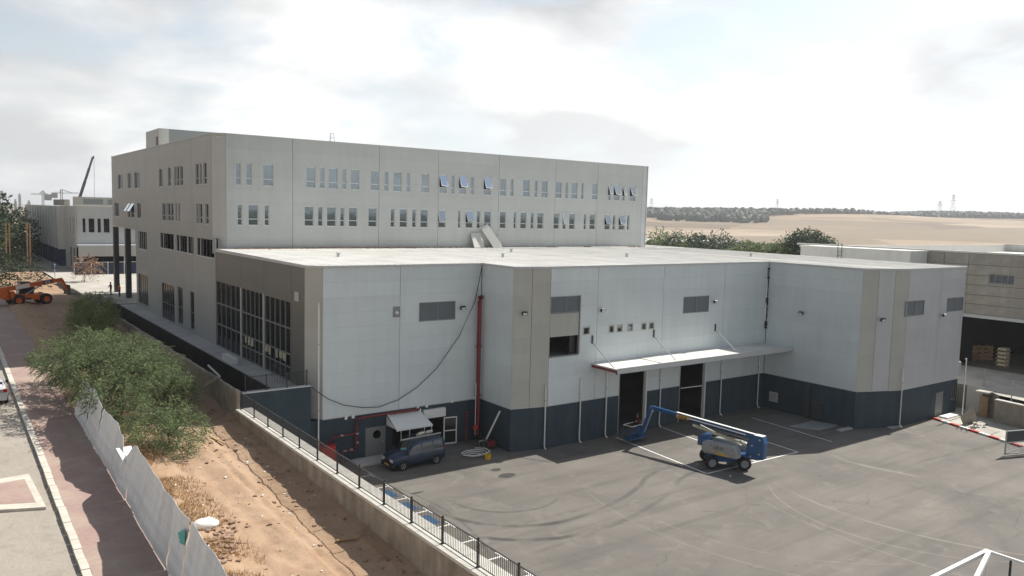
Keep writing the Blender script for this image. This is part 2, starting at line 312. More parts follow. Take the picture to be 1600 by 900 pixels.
# ------------------------------------------------------------------ mesh helpers
class MB:
    def __init__(s): s.v = []; s.f = []
    def add(s, vs, fs):
        o = len(s.v); s.v += [tuple(v) for v in vs]; s.f += [tuple(i + o for i in f) for f in fs]; return s
    def box(s, x0, x1, y0, y1, z0, z1, M=None):
        vs = [Vector((x, y, z)) for z in (z0, z1) for y in (y0, y1) for x in (x0, x1)]
        if M is not None: vs = [M @ v for v in vs]
        return s.add(vs, [(0, 2, 3, 1), (4, 5, 7, 6), (0, 1, 5, 4), (2, 6, 7, 3), (0, 4, 6, 2), (1, 3, 7, 5)])
    def bar(s, a, b, w, h=None, up=(0, 0, 1)):
        a = Vector(a); b = Vector(b); d = b - a; l = d.length; d.normalize(); h = h or w
        u = Vector(up)
        if abs(d.dot(u)) > .98: u = Vector((1, 0, 0))
        x = d.cross(u).normalized(); y = x.cross(d)
        M = Matrix((x, d, y)).transposed().to_4x4(); M.translation = a
        return s.box(-w / 2, w / 2, 0, l, -h / 2, h / 2, M)
    def cyl(s, a, b, r, n=10, r2=None, cap=True):
        a = Vector(a); b = Vector(b); d = (b - a).normalized(); u = Vector((0, 0, 1)) if abs(d.z) < .95 else Vector((1, 0, 0))
        x = d.cross(u).normalized(); y = d.cross(x); r2 = r if r2 is None else r2
        vs = [];
        for p, rr in ((a, r), (b, r2)):
            vs += [p + (x * math.cos(2 * math.pi * i / n) + y * math.sin(2 * math.pi * i / n)) * rr for i in range(n)]
        fs = [(i, n + i, n + (i + 1) % n, (i + 1) % n) for i in range(n)]
        if cap: fs += [tuple(range(n)), tuple(range(2 * n - 1, n - 1, -1))]
        return s.add(vs, fs)
    def tube(s, pts, r, n=6):
        pts = [Vector(p) for p in pts]
        rs = r if isinstance(r, (list, tuple)) else [r] * len(pts)
        base = len(s.v)
        for i, p in enumerate(pts):
            d = (pts[min(i + 1, len(pts) - 1)] - pts[max(i - 1, 0)]).normalized()
            u = Vector((0, 0, 1)) if abs(d.z) < .9 else Vector((1, 0, 0))
            x = d.cross(u).normalized(); y = d.cross(x)
            s.v += [tuple(p + (x * math.cos(2 * math.pi * k / n) + y * math.sin(2 * math.pi * k / n)) * rs[i]) for k in range(n)]
        for i in range(len(pts) - 1):
            for k in range(n):
                s.f.append((base + i * n + k, base + (i + 1) * n + k, base + (i + 1) * n + (k + 1) % n, base + i * n + (k + 1) % n))
        s.f.append(tuple(base + k for k in range(n))); s.f.append(tuple(base + (len(pts) - 1) * n + k for k in reversed(range(n))))
        return s
    def prism(s, poly, y0, y1, M=None):      # poly of (x,z), extruded along y
        n = len(poly); vs = [Vector((x, y0, z)) for x, z in poly] + [Vector((x, y1, z)) for x, z in poly]
        if M is not None: vs = [M @ v for v in vs]
        return s.add(vs, [tuple(range(n)), tuple(range(2 * n - 1, n - 1, -1))] + [(i, n + i, n + (i + 1) % n, (i + 1) % n) for i in range(n)])
    def flat(s, poly, z):
        return s.add([(x, y, z) for x, y in poly], [tuple(range(len(poly)))])
    def lathe(s, prof, n, a, axis):          # prof (r, h) around axis from a
        a = Vector(a); d = Vector(axis).normalized(); u = Vector((0, 0, 1)) if abs(d.z) < .95 else Vector((1, 0, 0))
        x = d.cross(u).normalized(); y = d.cross(x); base = len(s.v)
        for r, h in prof:
            s.v += [tuple(a + d * h + (x * math.cos(2 * math.pi * k / n) + y * math.sin(2 * math.pi * k / n)) * r) for k in range(n)]
        for i in range(len(prof) - 1):
            for k in range(n): s.f.append((base + i * n + k, base + (i + 1) * n + k, base + (i + 1) * n + (k + 1) % n, base + i * n + (k + 1) % n))
        return s
    def mesh(s, name, m, smooth=False):
        me = bpy.data.meshes.new(name); me.from_pydata(s.v, [], s.f); me.validate(); me.update()
        if m: me.materials.append(MATS[m])
        if smooth: me.polygons.foreach_set('use_smooth', [True] * len(me.polygons))
        return me
    def build(s, name, m, parent=None, smooth=False, M=None):
        return link(name, s.mesh(name, m, smooth), parent, M)
WORLD = {}
def link(name, me, parent=None, M=None):
    o = bpy.data.objects.new(name, me); COL.objects.link(o)
    if M is not None: o.matrix_world = M
    WORLD[o.name] = M.copy() if M is not None else Matrix()
    if parent:
        o.parent = parent; o.matrix_parent_inverse = WORLD[parent.name].inverted()
    return o
def tag(o, label, cat, group=None):
    o['label'] = label; o['category'] = cat
    if group: o['group'] = group
    return o
def thing(name, label, cat, loc=(0, 0, 0), group=None, rz=0):
    M = Matrix.Translation(Vector(loc)) @ Matrix.Rotation(rz, 4, 'Z')
    o = link(name, None, None, M); o.empty_display_size = .3
    return tag(o, label, cat, group)
def local(name, label, cat, group=None):      # built round the origin, moved later (parts parented without inverse)
    o = bpy.data.objects.new(name, None); COL.objects.link(o); WORLD[o.name] = Matrix(); return tag(o, label, cat, group)
def struct(o): o['kind'] = 'structure'; return o
def stuff(o): o['kind'] = 'stuff'; return o
def copy_tree(o, parent=None):
    c = o.copy(); COL.objects.link(c); WORLD[c.name] = Matrix()
    if parent: c.parent = parent
    for ch in o.children: copy_tree(ch, c)
    return c

# facade frame: local x along the wall (left to right seen from outside), y inwards, z up
class Fr:
    def __init__(s, ox, oy, ux, uy):
        u = Vector((ux, uy, 0)).normalized(); inn = Vector((0, 0, 1)).cross(u)
        s.M = Matrix((u, inn, Vector((0, 0, 1)))).transposed().to_4x4(); s.M.translation = Vector((ox, oy, 0)); s.u = u; s.inn = inn; s.o = Vector((ox, oy, 0))
    def px(s, x, y):
        d = ray(x, y); t = (s.o - CAM).dot(s.inn) / d.dot(s.inn); P = CAM + d * t
        return ((P - s.o).dot(s.u), P.z)
    def pt(s, u, w, z): return s.o + s.u * u + s.inn * w + Vector((0, 0, z))
def subtract(rect, holes):
    rs = [rect]
    for h in holes:
        nr = []
        for (a, b, c, d) in rs:
            if h[1] <= a or h[0] >= b or h[3] <= c or h[2] >= d: nr.append((a, b, c, d)); continue
            if h[2] > c: nr.append((a, b, c, h[2]))
            if h[3] < d: nr.append((a, b, h[3], d))
            c2, d2 = max(c, h[2]), min(d, h[3])
            if h[0] > a: nr.append((a, h[0], c2, d2))
            if h[1] < b: nr.append((h[1], b, c2, d2))
        rs = nr
    return [r for r in rs if r[1] - r[0] > .005 and r[3] - r[2] > .005]
PCACHE = {}
def panels(fr, us, zs, m, parent, holes=(), gu=.035, gz=.005, th=.1, name='panel', backing=True, through=()):
    """each panel a piece of its own; joints are real gaps over a dark backing"""
    holes = list(holes) + list(through)
    for i in range(len(us) - 1):
        mm = m[i] if isinstance(m, list) else m
        for j in range(len(zs) - 1):
            a, b, c, d = us[i] + gu / 2, us[i + 1] - gu / 2, zs[j] + gz / 2, zs[j + 1] - gz / 2
            rs = subtract((a, b, c, d), holes)
            if not rs: continue
            if len(rs) == 1 and rs[0] == (a, b, c, d):
                key = (round(b - a, 3), round(d - c, 3), mm, th)
                if key not in PCACHE: PCACHE[key] = MB().box(0, b - a, 0, th, 0, d - c).mesh(name, mm)
                me = PCACHE[key]
            else:
                while rs:
                    grp = [rs.pop()]; grew = True
                    while grew:
                        grew = False
                        for r in rs[:]:
                            if any(min(r[1], g[1]) - max(r[0], g[0]) > -1e-4 and min(r[3], g[3]) - max(r[2], g[2]) > -1e-4 for g in grp): grp.append(r); rs.remove(r); grew = True
                    mb = MB()
                    for r in grp: mb.box(r[0] - a, r[1] - a, 0, th, r[2] - c, r[3] - c)
                    link(name, mb.mesh(name, mm), parent, fr.M @ Matrix.Translation((a, 0, c)))
                continue
            link(name, me, parent, fr.M @ Matrix.Translation((a, 0, c)))
    if backing:
        mb = MB()
        for r in subtract((us[0], us[-1], zs[0], zs[-1]), through): mb.box(r[0], r[1], .17, .23, r[2], r[3])
        mb.build('backing_wall', 'backing', parent, M=fr.M)
def rows(z0, z1, n): return [z0 + (z1 - z0) * i / n for i in range(n + 1)]
def window(fr, u0, u1, z0, z1, parent, split=.3, open_=0, gm='glass', fm='frame_white', lites=1, fw=.05, dep=.075):
    mb = MB(); zt = z0 + (z1 - z0) * split if split else None
    mb.box(u0, u0 + fw, dep, .15, z0, z1); mb.box(u1 - fw, u1, dep, .15, z0, z1)
    mb.box(u0 + fw, u1 - fw, dep, .15, z1 - fw, z1); mb.box(u0 + fw, u1 - fw, dep, .15, z0, z0 + fw)
    mb.box(u0 - .03, u1 + .03, -.03, dep - .003, z0 - .05, z0 - .003)
    if zt: mb.box(u0 + fw, u1 - fw, dep + .002, .148, zt - fw * .6, zt + fw * .6)
    for k in range(1, lites):
        uc = u0 + (u1 - u0) * k / lites; mb.box(uc - fw * .5, uc + fw * .5, dep + .004, .146, z0 + fw, z1 - fw)
    w = mb.build('window', fm, parent, M=fr.M)
    def pane(za, zb, ang=0):
        p = MB(); uu0, uu1 = u0 + fw * .9, u1 - fw * .9
        if ang:
            h = zb - za; p.box(uu0, uu1, -.012, .012, -h, 0)
            M = fr.M @ Matrix.Translation((0, dep + .02, zb)) @ Matrix.Rotation(-ang, 4, 'X')
            o = p.build('pane', 'glass_sash', w, M=M)
            f = MB(); e = .045
            f.box(uu0 - .01, uu0 + e, -.02, .02, -h, 0); f.box(uu1 - e, uu1 + .01, -.02, .02, -h, 0); f.box(uu0 + e, uu1 - e, -.02, .02, -h, -h + e * 1.3); f.box(uu0 + e, uu1 - e, -.02, .02, -e, 0)
            f.build('sash_frame', fm, w, M=M)
        else:
            tilt = random.uniform(-.006, .006); p.box(uu0, uu1, dep + .045, dep + .055, za, zb)
            p.build('pane', gm, w, M=fr.M)
    if zt: pane(z0 + fw * .9, zt - fw * .5); pane(zt + fw * .5, z1 - fw * .9, open_)
    else: pane(z0 + fw * .9, z1 - fw * .9, open_)
    return w
glassmat('glass_sash', .62, (.85, .95, 1.0))

# ------------------------------------------------------------------ terrain and setting
def terrain():
    me = MB(); na = 144
    rad = [0, 30, 60, 90, 130, 180, 240, 320, 420, 520, 640, 760, 880, 1000, 1150, 1300, 1450, 1600, 1750, 1900, 2050, 2200, 2400, 2700, 3200, 4200, 6000, 9000, 14000]
    def h(x, y):
        d = math.hypot(x + 20, y + 50)
        a = max(0, min(1, (d - 620) / 1500)); a = a * a * (3 - 2 * a)
        n = noise.noise(Vector((x * .0011, y * .0011, 3.3))); n2 = noise.noise(Vector((x * .004, y * .004, 1.3)))
        az = math.degrees(math.atan2(y + 50, x + 20)); kz = max(0, min(1, (74 - az) / 20)) if az > 0 else max(0, min(1, (az + 60) / 40))
        n3 = noise.noise(Vector((x * .0022, y * .0022, 7.7))); rise = (a * (34 + 24 * n + 14 * n3) + a * 5 * n2) * kz
        if d > 2300: rise *= max(0, 1 - (d - 2300) / 2600)
        return -.7 + rise + (2.2 * n2 if d > 420 else 0) * min(1, max(0, (d - 420) / 200))
    me.v.append((-20, -50, -.7))
    for r in rad[1:]:
        for k in range(na):
            x = -20 + r * math.cos(2 * math.pi * k / na); y = -50 + r * math.sin(2 * math.pi * k / na); me.v.append((x, y, h(x, y)))
    for k in range(na): me.f.append((0, 1 + k, 1 + (k + 1) % na))
    for i in range(len(rad) - 2):
        for k in range(na): a = 1 + i * na; me.f.append((a + k, a + na + k, a + na + (k + 1) % na, a + (k + 1) % na))
    struct(me.build('terrain', 'field', smooth=True)); return h
TH = terrain()
def sheet(name, x0, x1, y0, y1, step, hf, m, parent=None):
    mb = MB(); nx = max(1, round((x1 - x0) / step)); ny = max(1, round((y1 - y0) / step))
    for j in range(ny + 1):
        for i in range(nx + 1):
            x = x0 + (x1 - x0) * i / nx; y = y0 + (y1 - y0) * j / ny; mb.v.append((x, y, hf(x, y)))
    for j in range(ny):
        for i in range(nx): a = j * (nx + 1) + i; mb.f.append((a, a + 1, a + nx + 2, a + nx + 1))
    return struct(mb.build(name, m, parent, smooth=True))
struct(MB().flat([(-4.6, -75), (62, -75), (62, 45), (-4.6, 45)], 0).build('yard', 'asphalt'))
def hn(x, y, s, k): return noise.noise(Vector((x * s, y * s, k)))
# dirt strip between hoarding and wall
def dirt_h(x, y):
    g = G(y); e = 0
    if x > -8.2: e = -.25 * min(1, (x + 8.2) / 1.6)                       # trench along the wall
    if x > -6.0: e += .35 * (x + 6.0) / 1.2
    if x < -10.2: e += .26 * min(1, (-10.2 - x) / 1.2) * min(1, max(0, (x + 13.3) / .9))    # bank under the dry grass
    for rx, rd_, rw_ in ((-7.7, .10, .13), (-8.9, .05, .3), (-6.9, .05, .3)):
        xx = rx + .25 * math.sin(y * .13) + .06 * hn(0, y, .7, 8); e -= rd_ * math.exp(-((x - xx) / rw_) ** 2)
    return g + e + .10 * hn(x, y, .6, 1) + .05 * hn(x, y, 1.9, 2) + .025 * hn(x, y, 5, 4)
sheet('dirt_strip', -13.3, -4.7, -45, 62, .15, lambda x, y: dirt_h(x, y), 'dirt')
sheet('dirt_lot', -13.3, -4.7, 62, 112, 1.0, lambda x, y: 5.4 + .1 * hn(x, y, .5, 1) if y > 62.5 else dirt_h(x, y), 'dirt')
sheet('verge', -90, -24.5, -75, 260, 4, lambda x, y: G(y) + .05 + .2 * hn(x, y, .2, 5), 'dirt')
sheet('side_road', -24.5, -16.06, -75, 260, 1.5, lambda x, y: G(y) - .13 + .02 * hn(x, y, .5, 6), 'street')
sheet('pavement', -15.75, -13.3, -75, 112, .8, lambda x, y: G(y) + .012 * hn(x, y, 1, 7), 'pavers')
sheet('back_lot', -13.3, 60, 112, 330, 8, lambda x, y: 5.35, 'street')
sheet('forecourt', -4.3, 45, 56.4, 112, 4, lambda x, y: 5.36, 'pale_concrete')
# kerb stones along the road, one by one
kerb = struct(link('kerb', None)); kerb['label'] = 'pale concrete kerb between road and pink pavement'
KS = MB().box(-.15, .15, -.485, .485, -.35, .03).mesh('kerb_stone', 'kerb')
for i in range(150):
    y = -60 + i * 1.0
    k = link('kerb_stone', KS, kerb, Matrix.Translation((-15.91 + random.uniform(-.012, .012), y, G(y) + random.uniform(-.01, .01))) @ Matrix.Rotation(math.atan(.033) if y < 36 else 0, 4, 'X'))
# traffic island in the road, pink inside pale kerbs
pi = [ong(*p) for p in ((-22, 752), (45, 740), (72, 792), (-10, 797))]
ic = sum(pi, Vector()) / 4
isl = struct(MB().prism([(0, 0)] * 0 + [(0, 0), (1, 0), (1, .1), (0, .1)], 0, .01).build('traffic_island', 'kerb')); isl['label'] = 'pink paved traffic island edged in pale stone'
mb = MB(); n4 = len(pi)
mb.add([(p.x, p.y, G(p.y) - .2) for p in pi] + [(p.x, p.y, G(p.y) + .0) for p in pi], [(0, 1, 5, 4), (1, 2, 6, 5), (2, 3, 7, 6), (3, 0, 4, 7), (4, 5, 6, 7)])
isl.data = mb.mesh('traffic_island', 'kerb')
inn = [ic + (p - ic) * .70 for p in pi]
MB().add([(p.x, p.y, G(p.y) + .008) for p in inn], [(0, 1, 2, 3)]).build('paver_infill', 'pavers', isl)

# retaining wall with coping, fence and upper wall
rw = thing('retaining_wall', 'stained concrete retaining wall with pale coping under the black picket fence', 'wall', (-4.6, -30, 0))
y = -62.0; k = 0
while y < -.6:
    l = min(2.95, -.6 - y)
    MB().box(-5.05, -4.15, y + .006, y + l - .006, -.6, 4.73).build('wall_section', 'concrete', rw)
    MB().box(-5.10, -4.1, y + .008, y + l - .008, 4.732, 4.86).build('coping_stone', 'coping', rw); y += 2.95
MB().box(-4.85, -4.2, -62, -.6, -.7, 4.70).build('wall_core', 'bitumen', rw)
uw = thing('retaining_wall', 'rough upper concrete wall beside the dark trench', 'wall', (-4.6, 20, 4))
mb = MB(); ny = 150
for side, x in ((0, -5.0), (1, -4.78)):
    for i in range(ny + 1):
        yy = -.55 + 88 * i / ny
        for z in (2.0, 4.6, 5.3, 6.0):
            j = .05 if z > 4 else 0
            mb.v.append((x + random.uniform(-j, j) * .6, yy, z + (.07 * hn(x, yy, .9, 3) + random.uniform(-j, j) * .4 if z > 5.9 else 0)))
def gi(s, i, k): return s * (ny + 1) * 4 + i * 4 + k
for i in range(ny):
    for k in range(3):
        mb.f.append((gi(0, i, k), gi(0, i, k + 1), gi(0, i + 1, k + 1), gi(0, i + 1, k))); mb.f.append((gi(1, i, k), gi(1, i + 1, k), gi(1, i + 1, k + 1), gi(1, i, k + 1)))
    mb.f.append((gi(0, i, 3), gi(1, i, 3), gi(1, i + 1, 3), gi(0, i + 1, 3)))
for k in range(3): mb.f.append((gi(0, 0, k), gi(1, 0, k), gi(1, 0, k + 1), gi(0, 0, k + 1)))
mb.build('wall_body', 'concrete', uw)
# grey painted end wall that closes the trench towards the yard
ew = thing('end_wall', 'slate grey painted wall between fence and building corner', 'wall', (-2.3, -.2, 0))
MB().box(-4.55, -.02, -.32, -.02, -.5, 5.72).build('wall_body', 'base_slate', ew)
MB().box(-4.6, -.01, -.36, .02, 5.723, 5.80).build('coping', 'trim', ew)
# trench and walkway along the side of the building
sheet('trench_floor', -4.45, -1.5, 0, 60, .6, lambda x, y: 3.2 + (2.0 * max(0, 1 - y / 7.0)) + .12 * hn(x, y, .8, 9), 'red_soil')
wk = struct(link('walkway', None)); wk['label'] = 'grey paved walkway along the shaded side of the building'
MB().box(-1.72, -.0, .02, 56.3, 2.5, 5.22).build('walkway_slab', 'bitumen', wk)
for i in range(38):
    MB().box(-1.75, -.01, .03 + i * 1.48, .03 + i * 1.48 + 1.47, 5.222, 5.30).build('paving_slab', 'paving', wk)
# black screen along the trench edge
sc = thing('trench_screen', 'long black sheet screen standing along the trench beside the walkway', 'screen', (-1.85, 28, 5.2))
for i in range(29):
    MB().box(-1.86 + random.uniform(-.015, .015), -1.82, .9 + i * 1.9, .9 + i * 1.9 + 1.88, 3.4, 5.24).build('sheet', 'bitumen', sc)

# ------------------------------------------------------------------ picket fence
def fence(name, label, p0, p1, nsec, hgt, zf, picks, group=None, bars='picket', r=.011):
    t = thing(name, label, 'fence', ((p0[0] + p1[0]) / 2, (p0[1] + p1[1]) / 2, zf((p0[1] + p1[1]) / 2)), group)
    a = Vector((*p0, 0)); b = Vector((*p1, 0)); d = (b - a) / nsec; cnt = 0
    pm = MB().cyl((0, 0, .08), (0, 0, hgt - .06), r, 6).mesh(bars, 'dark_metal')
    post = MB().box(-.032, .032, -.032, .032, 0, hgt + .05).box(-.07, .07, -.07, .07, 0, .014)
    pom = post.mesh('post', 'dark_metal'); rest = MB()
    for i in range(nsec + 1):
        p = a + d * i; z = zf(p.y); link('post', pom, t, Matrix.Translation((p.x, p.y, z)))
        if i == nsec: break
        e = a + d * (i + 1); z2 = zf(e.y)
        MB().bar((p.x, p.y, z + hgt - .05), (e.x, e.y, z2 + hgt - .05), .05, .03).build('top_rail', 'dark_metal', t)
        MB().bar((p.x, p.y, z + .09), (e.x, e.y, z2 + .09), .035, .025).build('bottom_rail', 'dark_metal', t)
        for k in range(1, picks):
            pp = p + d * (k / picks); zz = z + (z2 - z) * k / picks; cnt += 1
            if cnt <= 300: link(bars, pm, t, Matrix.Translation((pp.x, pp.y, zz)))
            else: rest.cyl((pp.x, pp.y, zz + .08), (pp.x, pp.y, zz + hgt - .06), r, 5)
    if rest.v: stuff(rest.build('far_pickets', 'dark_metal', t))
    return t
fence('picket_fence', 'black steel picket fence on the retaining wall above the yard', (-4.78, -35), (-4.78, -.75), 14, 1.06, lambda y: 4.86, 21)
fence('picket_fence', 'short black picket railing across the near end of the walkway', (-4.35, -.17), (-.25, -.17), 3, 1.0, lambda y: 5.80, 13)
def handrail():
    t = thing('handrail', 'thin black handrail leaning along the glazed shopfront base', 'railing', (-.5, 3, 5.3))
    for yy in (1.2, 3.6, 6.0): MB().cyl((-.45, yy, 5.3), (-.45, yy, 6.15), .02, 6).build('post', 'dark_metal', t)
    MB().cyl((-.45, 1.2, 6.15), (-.45, 6.0, 6.15), .022, 6).build('rail', 'dark_metal', t)
handrail()

# ------------------------------------------------------------------ low warehouse in front
wh = thing('warehouse', 'low grey panelled warehouse with slate base, loading canopy and pale sheet roof', 'building', (28, 5, 0))
HT = 13.66; Z1 = 3.25
F1 = Fr(0, 0, 1, 0); XI = 13.8; YO = -4.12; Y2 = -4.78; XC2 = 16.75
SW = Fr(XI, 0, 0, -1)                               # side wall facing -X from F1 to chamfer
c1 = Vector((XC2 - XI, Y2 - YO, 0)); CH1 = Fr(XI, YO, c1.x, c1.y); LC1 = c1.length
F2 = Fr(XC2, Y2, 1, 0); XW = 42.85
YR0 = -14.1; SW2 = Fr(XW, Y2, 0, -1)
XC3 = 47.1; YR = -15.8; c2 = Vector((XC3 - XW, YR - YR0, 0)); CH2 = Fr(XW, YR0, c2.x, c2.y); LC2 = c2.length
F3 = Fr(XC3, YR, 1, 0); XE = 57.3
CE = Fr(XE, YR, .8, .6)
LF = Fr(0, 0, 0, -1)                                 # left facade, u = -Y
zr = rows(Z1, HT, 10)
def hole(fr, x0, y0, x1, y1):
    a = fr.px(x0, y0); b = fr.px(x1, y1); return (min(a[0], b[0]), max(a[0], b[0]), min(a[1], b[1]), max(a[1], b[1]))
# front left bay
lou1 = (8.33, 11.45, 9.55, 10.95); vent1 = (6.22, 6.77, 10.0, 10.75)
panels(F1, [0.92, 6.78, 13.78], zr, 'panel_blue', wh, [lou1])
CC = Fr(0, .92, .92, -.92); panels(CC, [0, math.hypot(.92, .92)], rows(Z1, HT, 10), 'panel_beige', wh, backing=True)
door1 = (4.15, 5.75, 0.02, 2.2); op1 = (6.3, 8.6, .0, 2.15); op2 = (8.78, 10.55, .0, 2.62)
panels(F1, [0, 3.45, 6.9, 10.35, 13.78], [0, Z1 - .02], 'base_slate', wh, [door1], gu=.008, through=[op1, op2], name='base_panel')
# inner side wall, chamfer and loading facade
panels(SW, [.02, -YO - .02], zr, 'panel_blue', wh); panels(SW, [.02, -YO - .02], [0, Z1 - .02], 'base_slate', wh, name='base_panel', gu=.008)
panels(CH1, [0, LC1 * .5, LC1], zr, ['panel_beige', 'panel_beige'], wh); panels(CH1, [0, LC1], [0, Z1 - .02], 'base_slate', wh, name='base_panel', gu=.008)
def U2(x): return x - XC2
hat = (U2(16.78), U2(19.72), 6.98, 11.5); lou2 = hole(F2, 1068, 464, 1107, 487)
dd1 = (U2(24.15), U2(27.15), 0, 5.35); dd2 = (U2(31.3), U2(34.5), 0, 5.35)
sq = [hole(F2, *b) for b in ((911, 511, 921.5, 523), (951.5, 508, 959.5, 520), (964, 507.5, 972.5, 519), (980.5, 505.5, 989, 517.5), (1002, 504.5, 1010, 515.5), (1014, 503.5, 1022, 514.5))]
us2 = [0, U2(21.48), U2(28.81), U2(36.6), XW - XC2 - .02]
panels(F2, us2, zr, 'panel_blue', wh, [lou2, (hat[0], hat[1], 8.45, 11.5)] + sq, through=[(hat[0], hat[1], hat[2], 8.45), dd1, dd2])
panels(F2, us2, [0, Z1 - .02], 'base_slate', wh, name='base_panel', gu=.008, through=[dd1, dd2])
# right block
panels(SW2, [.02, Y2 - YR0], zr, 'panel_blue', wh); panels(SW2, [.02, 4.6, Y2 - YR0], [0, Z1 - .02], 'base_slate', wh, name='base_panel', gu=.008)
panels(CH2, [0, LC2 * .34, LC2 * .70, LC2], zr, ['panel_beige', 'panel_light', 'panel_beige'], wh); panels(CH2, [0, LC2], [0, Z1 - .02], 'base_slate', wh, name='base_panel', gu=.008)
lou3 = hole(F3, 1416, 471, 1443, 492); lou4 = hole(F3, 1480, 466, 1504, 485)
panels(F3, [0, 52.81 - XC3, XE - XC3], zr, 'panel_light', wh, [lou3, lou4])
win3 = hole(F3, 1486, 607, 1494, 622); dr3 = hole(F3, 1463, 614, 1471.5, 650); dr3 = (dr3[0], dr3[1], .02, dr3[3])
panels(F3, [0, 5.1, XE - XC3], [0, Z1 - .02], 'base_slate', wh, [dr3, win3], name='base_panel', gu=.008)
panels(CE, [0, 1.25], zr, 'panel_beige', wh); panels(CE, [0, 1.25], [0, Z1 - .02], 'base_slate', wh, name='base_panel')
RS = Fr(XE + 1.0, YR + .75, 0, 1)
panels(RS, [0, 12, 24, 36, 48], rows(0, HT, 3), 'panel_light', wh)
# left side of the warehouse (brown-grey metal) with three glazed bays
gl = [(-21.45, -14.65, 5.32, 11.08), (-14.3, -9.2, 5.32, 11.08), (-8.8, -3.5, 5.32, 11.03)]
panels(LF, [-21.6, -14.5, -9.0, -3.3, -.92], [5.3] + rows(6.2, HT, 7), 'panel_bronze', wh, gl)
MB().box(-.02, .2, .95, 56, 2.4, 5.29).build('plinth', 'base_slate', wh)
for g in gl:
    n = 5; w = (g[1] - g[0]) / n
    fr_ = MB(); zl = [5.32, 7.25, 9.1, g[3]]
    for i in range(n + 1):
        c = g[0] + w * i; fr_.box(c - .025, c + .025, .0, .14, g[2], g[3])
    for z in zl: fr_.box(g[0] + .026, g[1] - .026, .004, .136, z - (.05 if z > g[2] else 0), z + .05 if z < g[3] else z)
    cw = fr_.build('window', 'frame_grey', wh, M=LF.M); cw['label'] = 'tall dark glazed bay with slim mullions'
    for i in range(n):
        for k in range(3):
            MB().box(g[0] + w * i + .03, g[0] + w * (i + 1) - .03, .09, .10, zl[k] + .03, zl[k + 1] - .03).build('pane', 'glass_dark', cw, M=LF.M)
for g in gl[1:]:
    n = 7; w = (g[1] - g[0]) / n
    for i in range(n):
        if random.random() < .85: MB().box(g[0] + w * i + .06, g[0] + w * (i + 1) - .06 - random.uniform(0, .25), -.02, .0 - .001, 6.55 + random.uniform(0, .2), 7.2).build('ground_reflection', 'cream', wh, M=LF.M)  # cream strips paint in the sunlit ground mirrored by the glass
    MB().box(g[0], g[1], -.06, -.021, 6.32, 6.42).build('ledge', 'frame_grey', wh, M=LF.M)
for (u, w_) in ((-14.47, .3), (-9.0, .34)): MB().box(u - w_ / 2, u + w_ / 2, -.06, .1, 5.3, 11.05).build('pilaster', 'panel_beige', wh, M=LF.M)
pv = LF.px(464, 464); MB().box(pv[0] - .35, pv[0] + .35, -.05, .0, pv[1] - .3, pv[1] + .35).build('vent_cover', 'panel_white', wh, M=LF.M)
# roof: sheets one metre wide with standing ribs
def front_y(x):
    if x < XI: return 0.0 if x > .92 else .92 - x
    if x < XC2: return YO + (Y2 - YO) * (x - XI) / (XC2 - XI)
    if x < XW: return Y2
    if x < XC3: return YR0 + (YR - YR0) * (x - XW) / (XC3 - XW)
    if x < XE: return YR
    return YR + (x - XE) * .75
cuts = [0, .92] + [x for x in np.arange(1.9, XI - .3, 1.0)] + [XI] + [x for x in np.arange(XI + 1, XC2 - .3, 1.0)] + [XC2] + list(np.arange(XC2 + 1, XW - .3, 1.0)) + [XW] + list(np.arange(XW + 1, XC3 - .4, 1.0)) + [XC3] + list(np.arange(XC3 + 1, XE - .3, 1.0)) + [XE, XE + 1.0]
for i in range(len(cuts) - 1):
    a, b = float(cuts[i]), float(cuts[i + 1]); e = 1e-4; ya, yb = front_y(a + e), front_y(b - e); yk = 21.63 if b < 53.6 else 31.5
    mb = MB(); z = HT + .09; sl = .004
    def zz(y): return z + (y + 5) * sl
    mb.add([(a + .006, ya - .06, zz(ya)), (b - .006, yb - .06, zz(yb)), (b - .006, yk, zz(yk)), (a + .006, yk, zz(yk)),
            (a + .006, ya - .06, z - .1), (b - .006, yb - .06, z - .1), (b - .006, yk, z - .1), (a + .006, yk, z - .1)], [(0, 1, 2, 3), (0, 4, 5, 1), (7, 6, 5, 4), (0, 3, 7, 4), (1, 5, 6, 2)])
    for c in (a + .03, (a + b) / 2):
        yf = ya + (yb - ya) * (c - a) / (b - a); mb.bar((c, yf - .055, zz(yf) + .005), (c, yk, zz(yk) + .005), .06, .026)
    mb.build('roof_sheet', 'roof_sheet', wh)
def trim(pts, z0, z1, off, m, name):
    for p, p2 in zip(pts[:-1], pts[1:]):
        a = Vector((*p, 0)); b = Vector((*p2, 0)); d = (b - a).normalized(); n = Vector((d.y, -d.x, 0))
        M = Matrix((d, n, Vector((0, 0, 1)))).transposed().to_4x4(); M.translation = a
        MB().box(.004, (b - a).length - .004, .0, off, z0, z1, M).build(name, m, wh)
outline = [(0, 21.5), (0, .92), (.92, 0), (XI, 0), (XI, YO), (XC2, Y2), (XW, Y2), (XW, YR0), (XC3, YR), (XE, YR), (XE + 1, YR + .75), (XE + 1, 31)]
trim(outline, HT - .06, HT + .10, .075, 'trim', 'roof_flashing')
trim(outline[2:6], Z1 - .035, Z1 + .02, .03, 'trim', 'drip_trim'); trim([(XC2, Y2), (24.08, Y2)], Z1 - .035, Z1 + .02, .03, 'trim', 'drip_trim'); trim([(27.3, Y2), (31.22, Y2)], Z1 - .035, Z1 + .02, .03, 'trim', 'drip_trim'); trim([(34.65, Y2), (XW, Y2)] + outline[7:-1], Z1 - .035, Z1 + .02, .03, 'trim', 'drip_trim')
rd = MB()
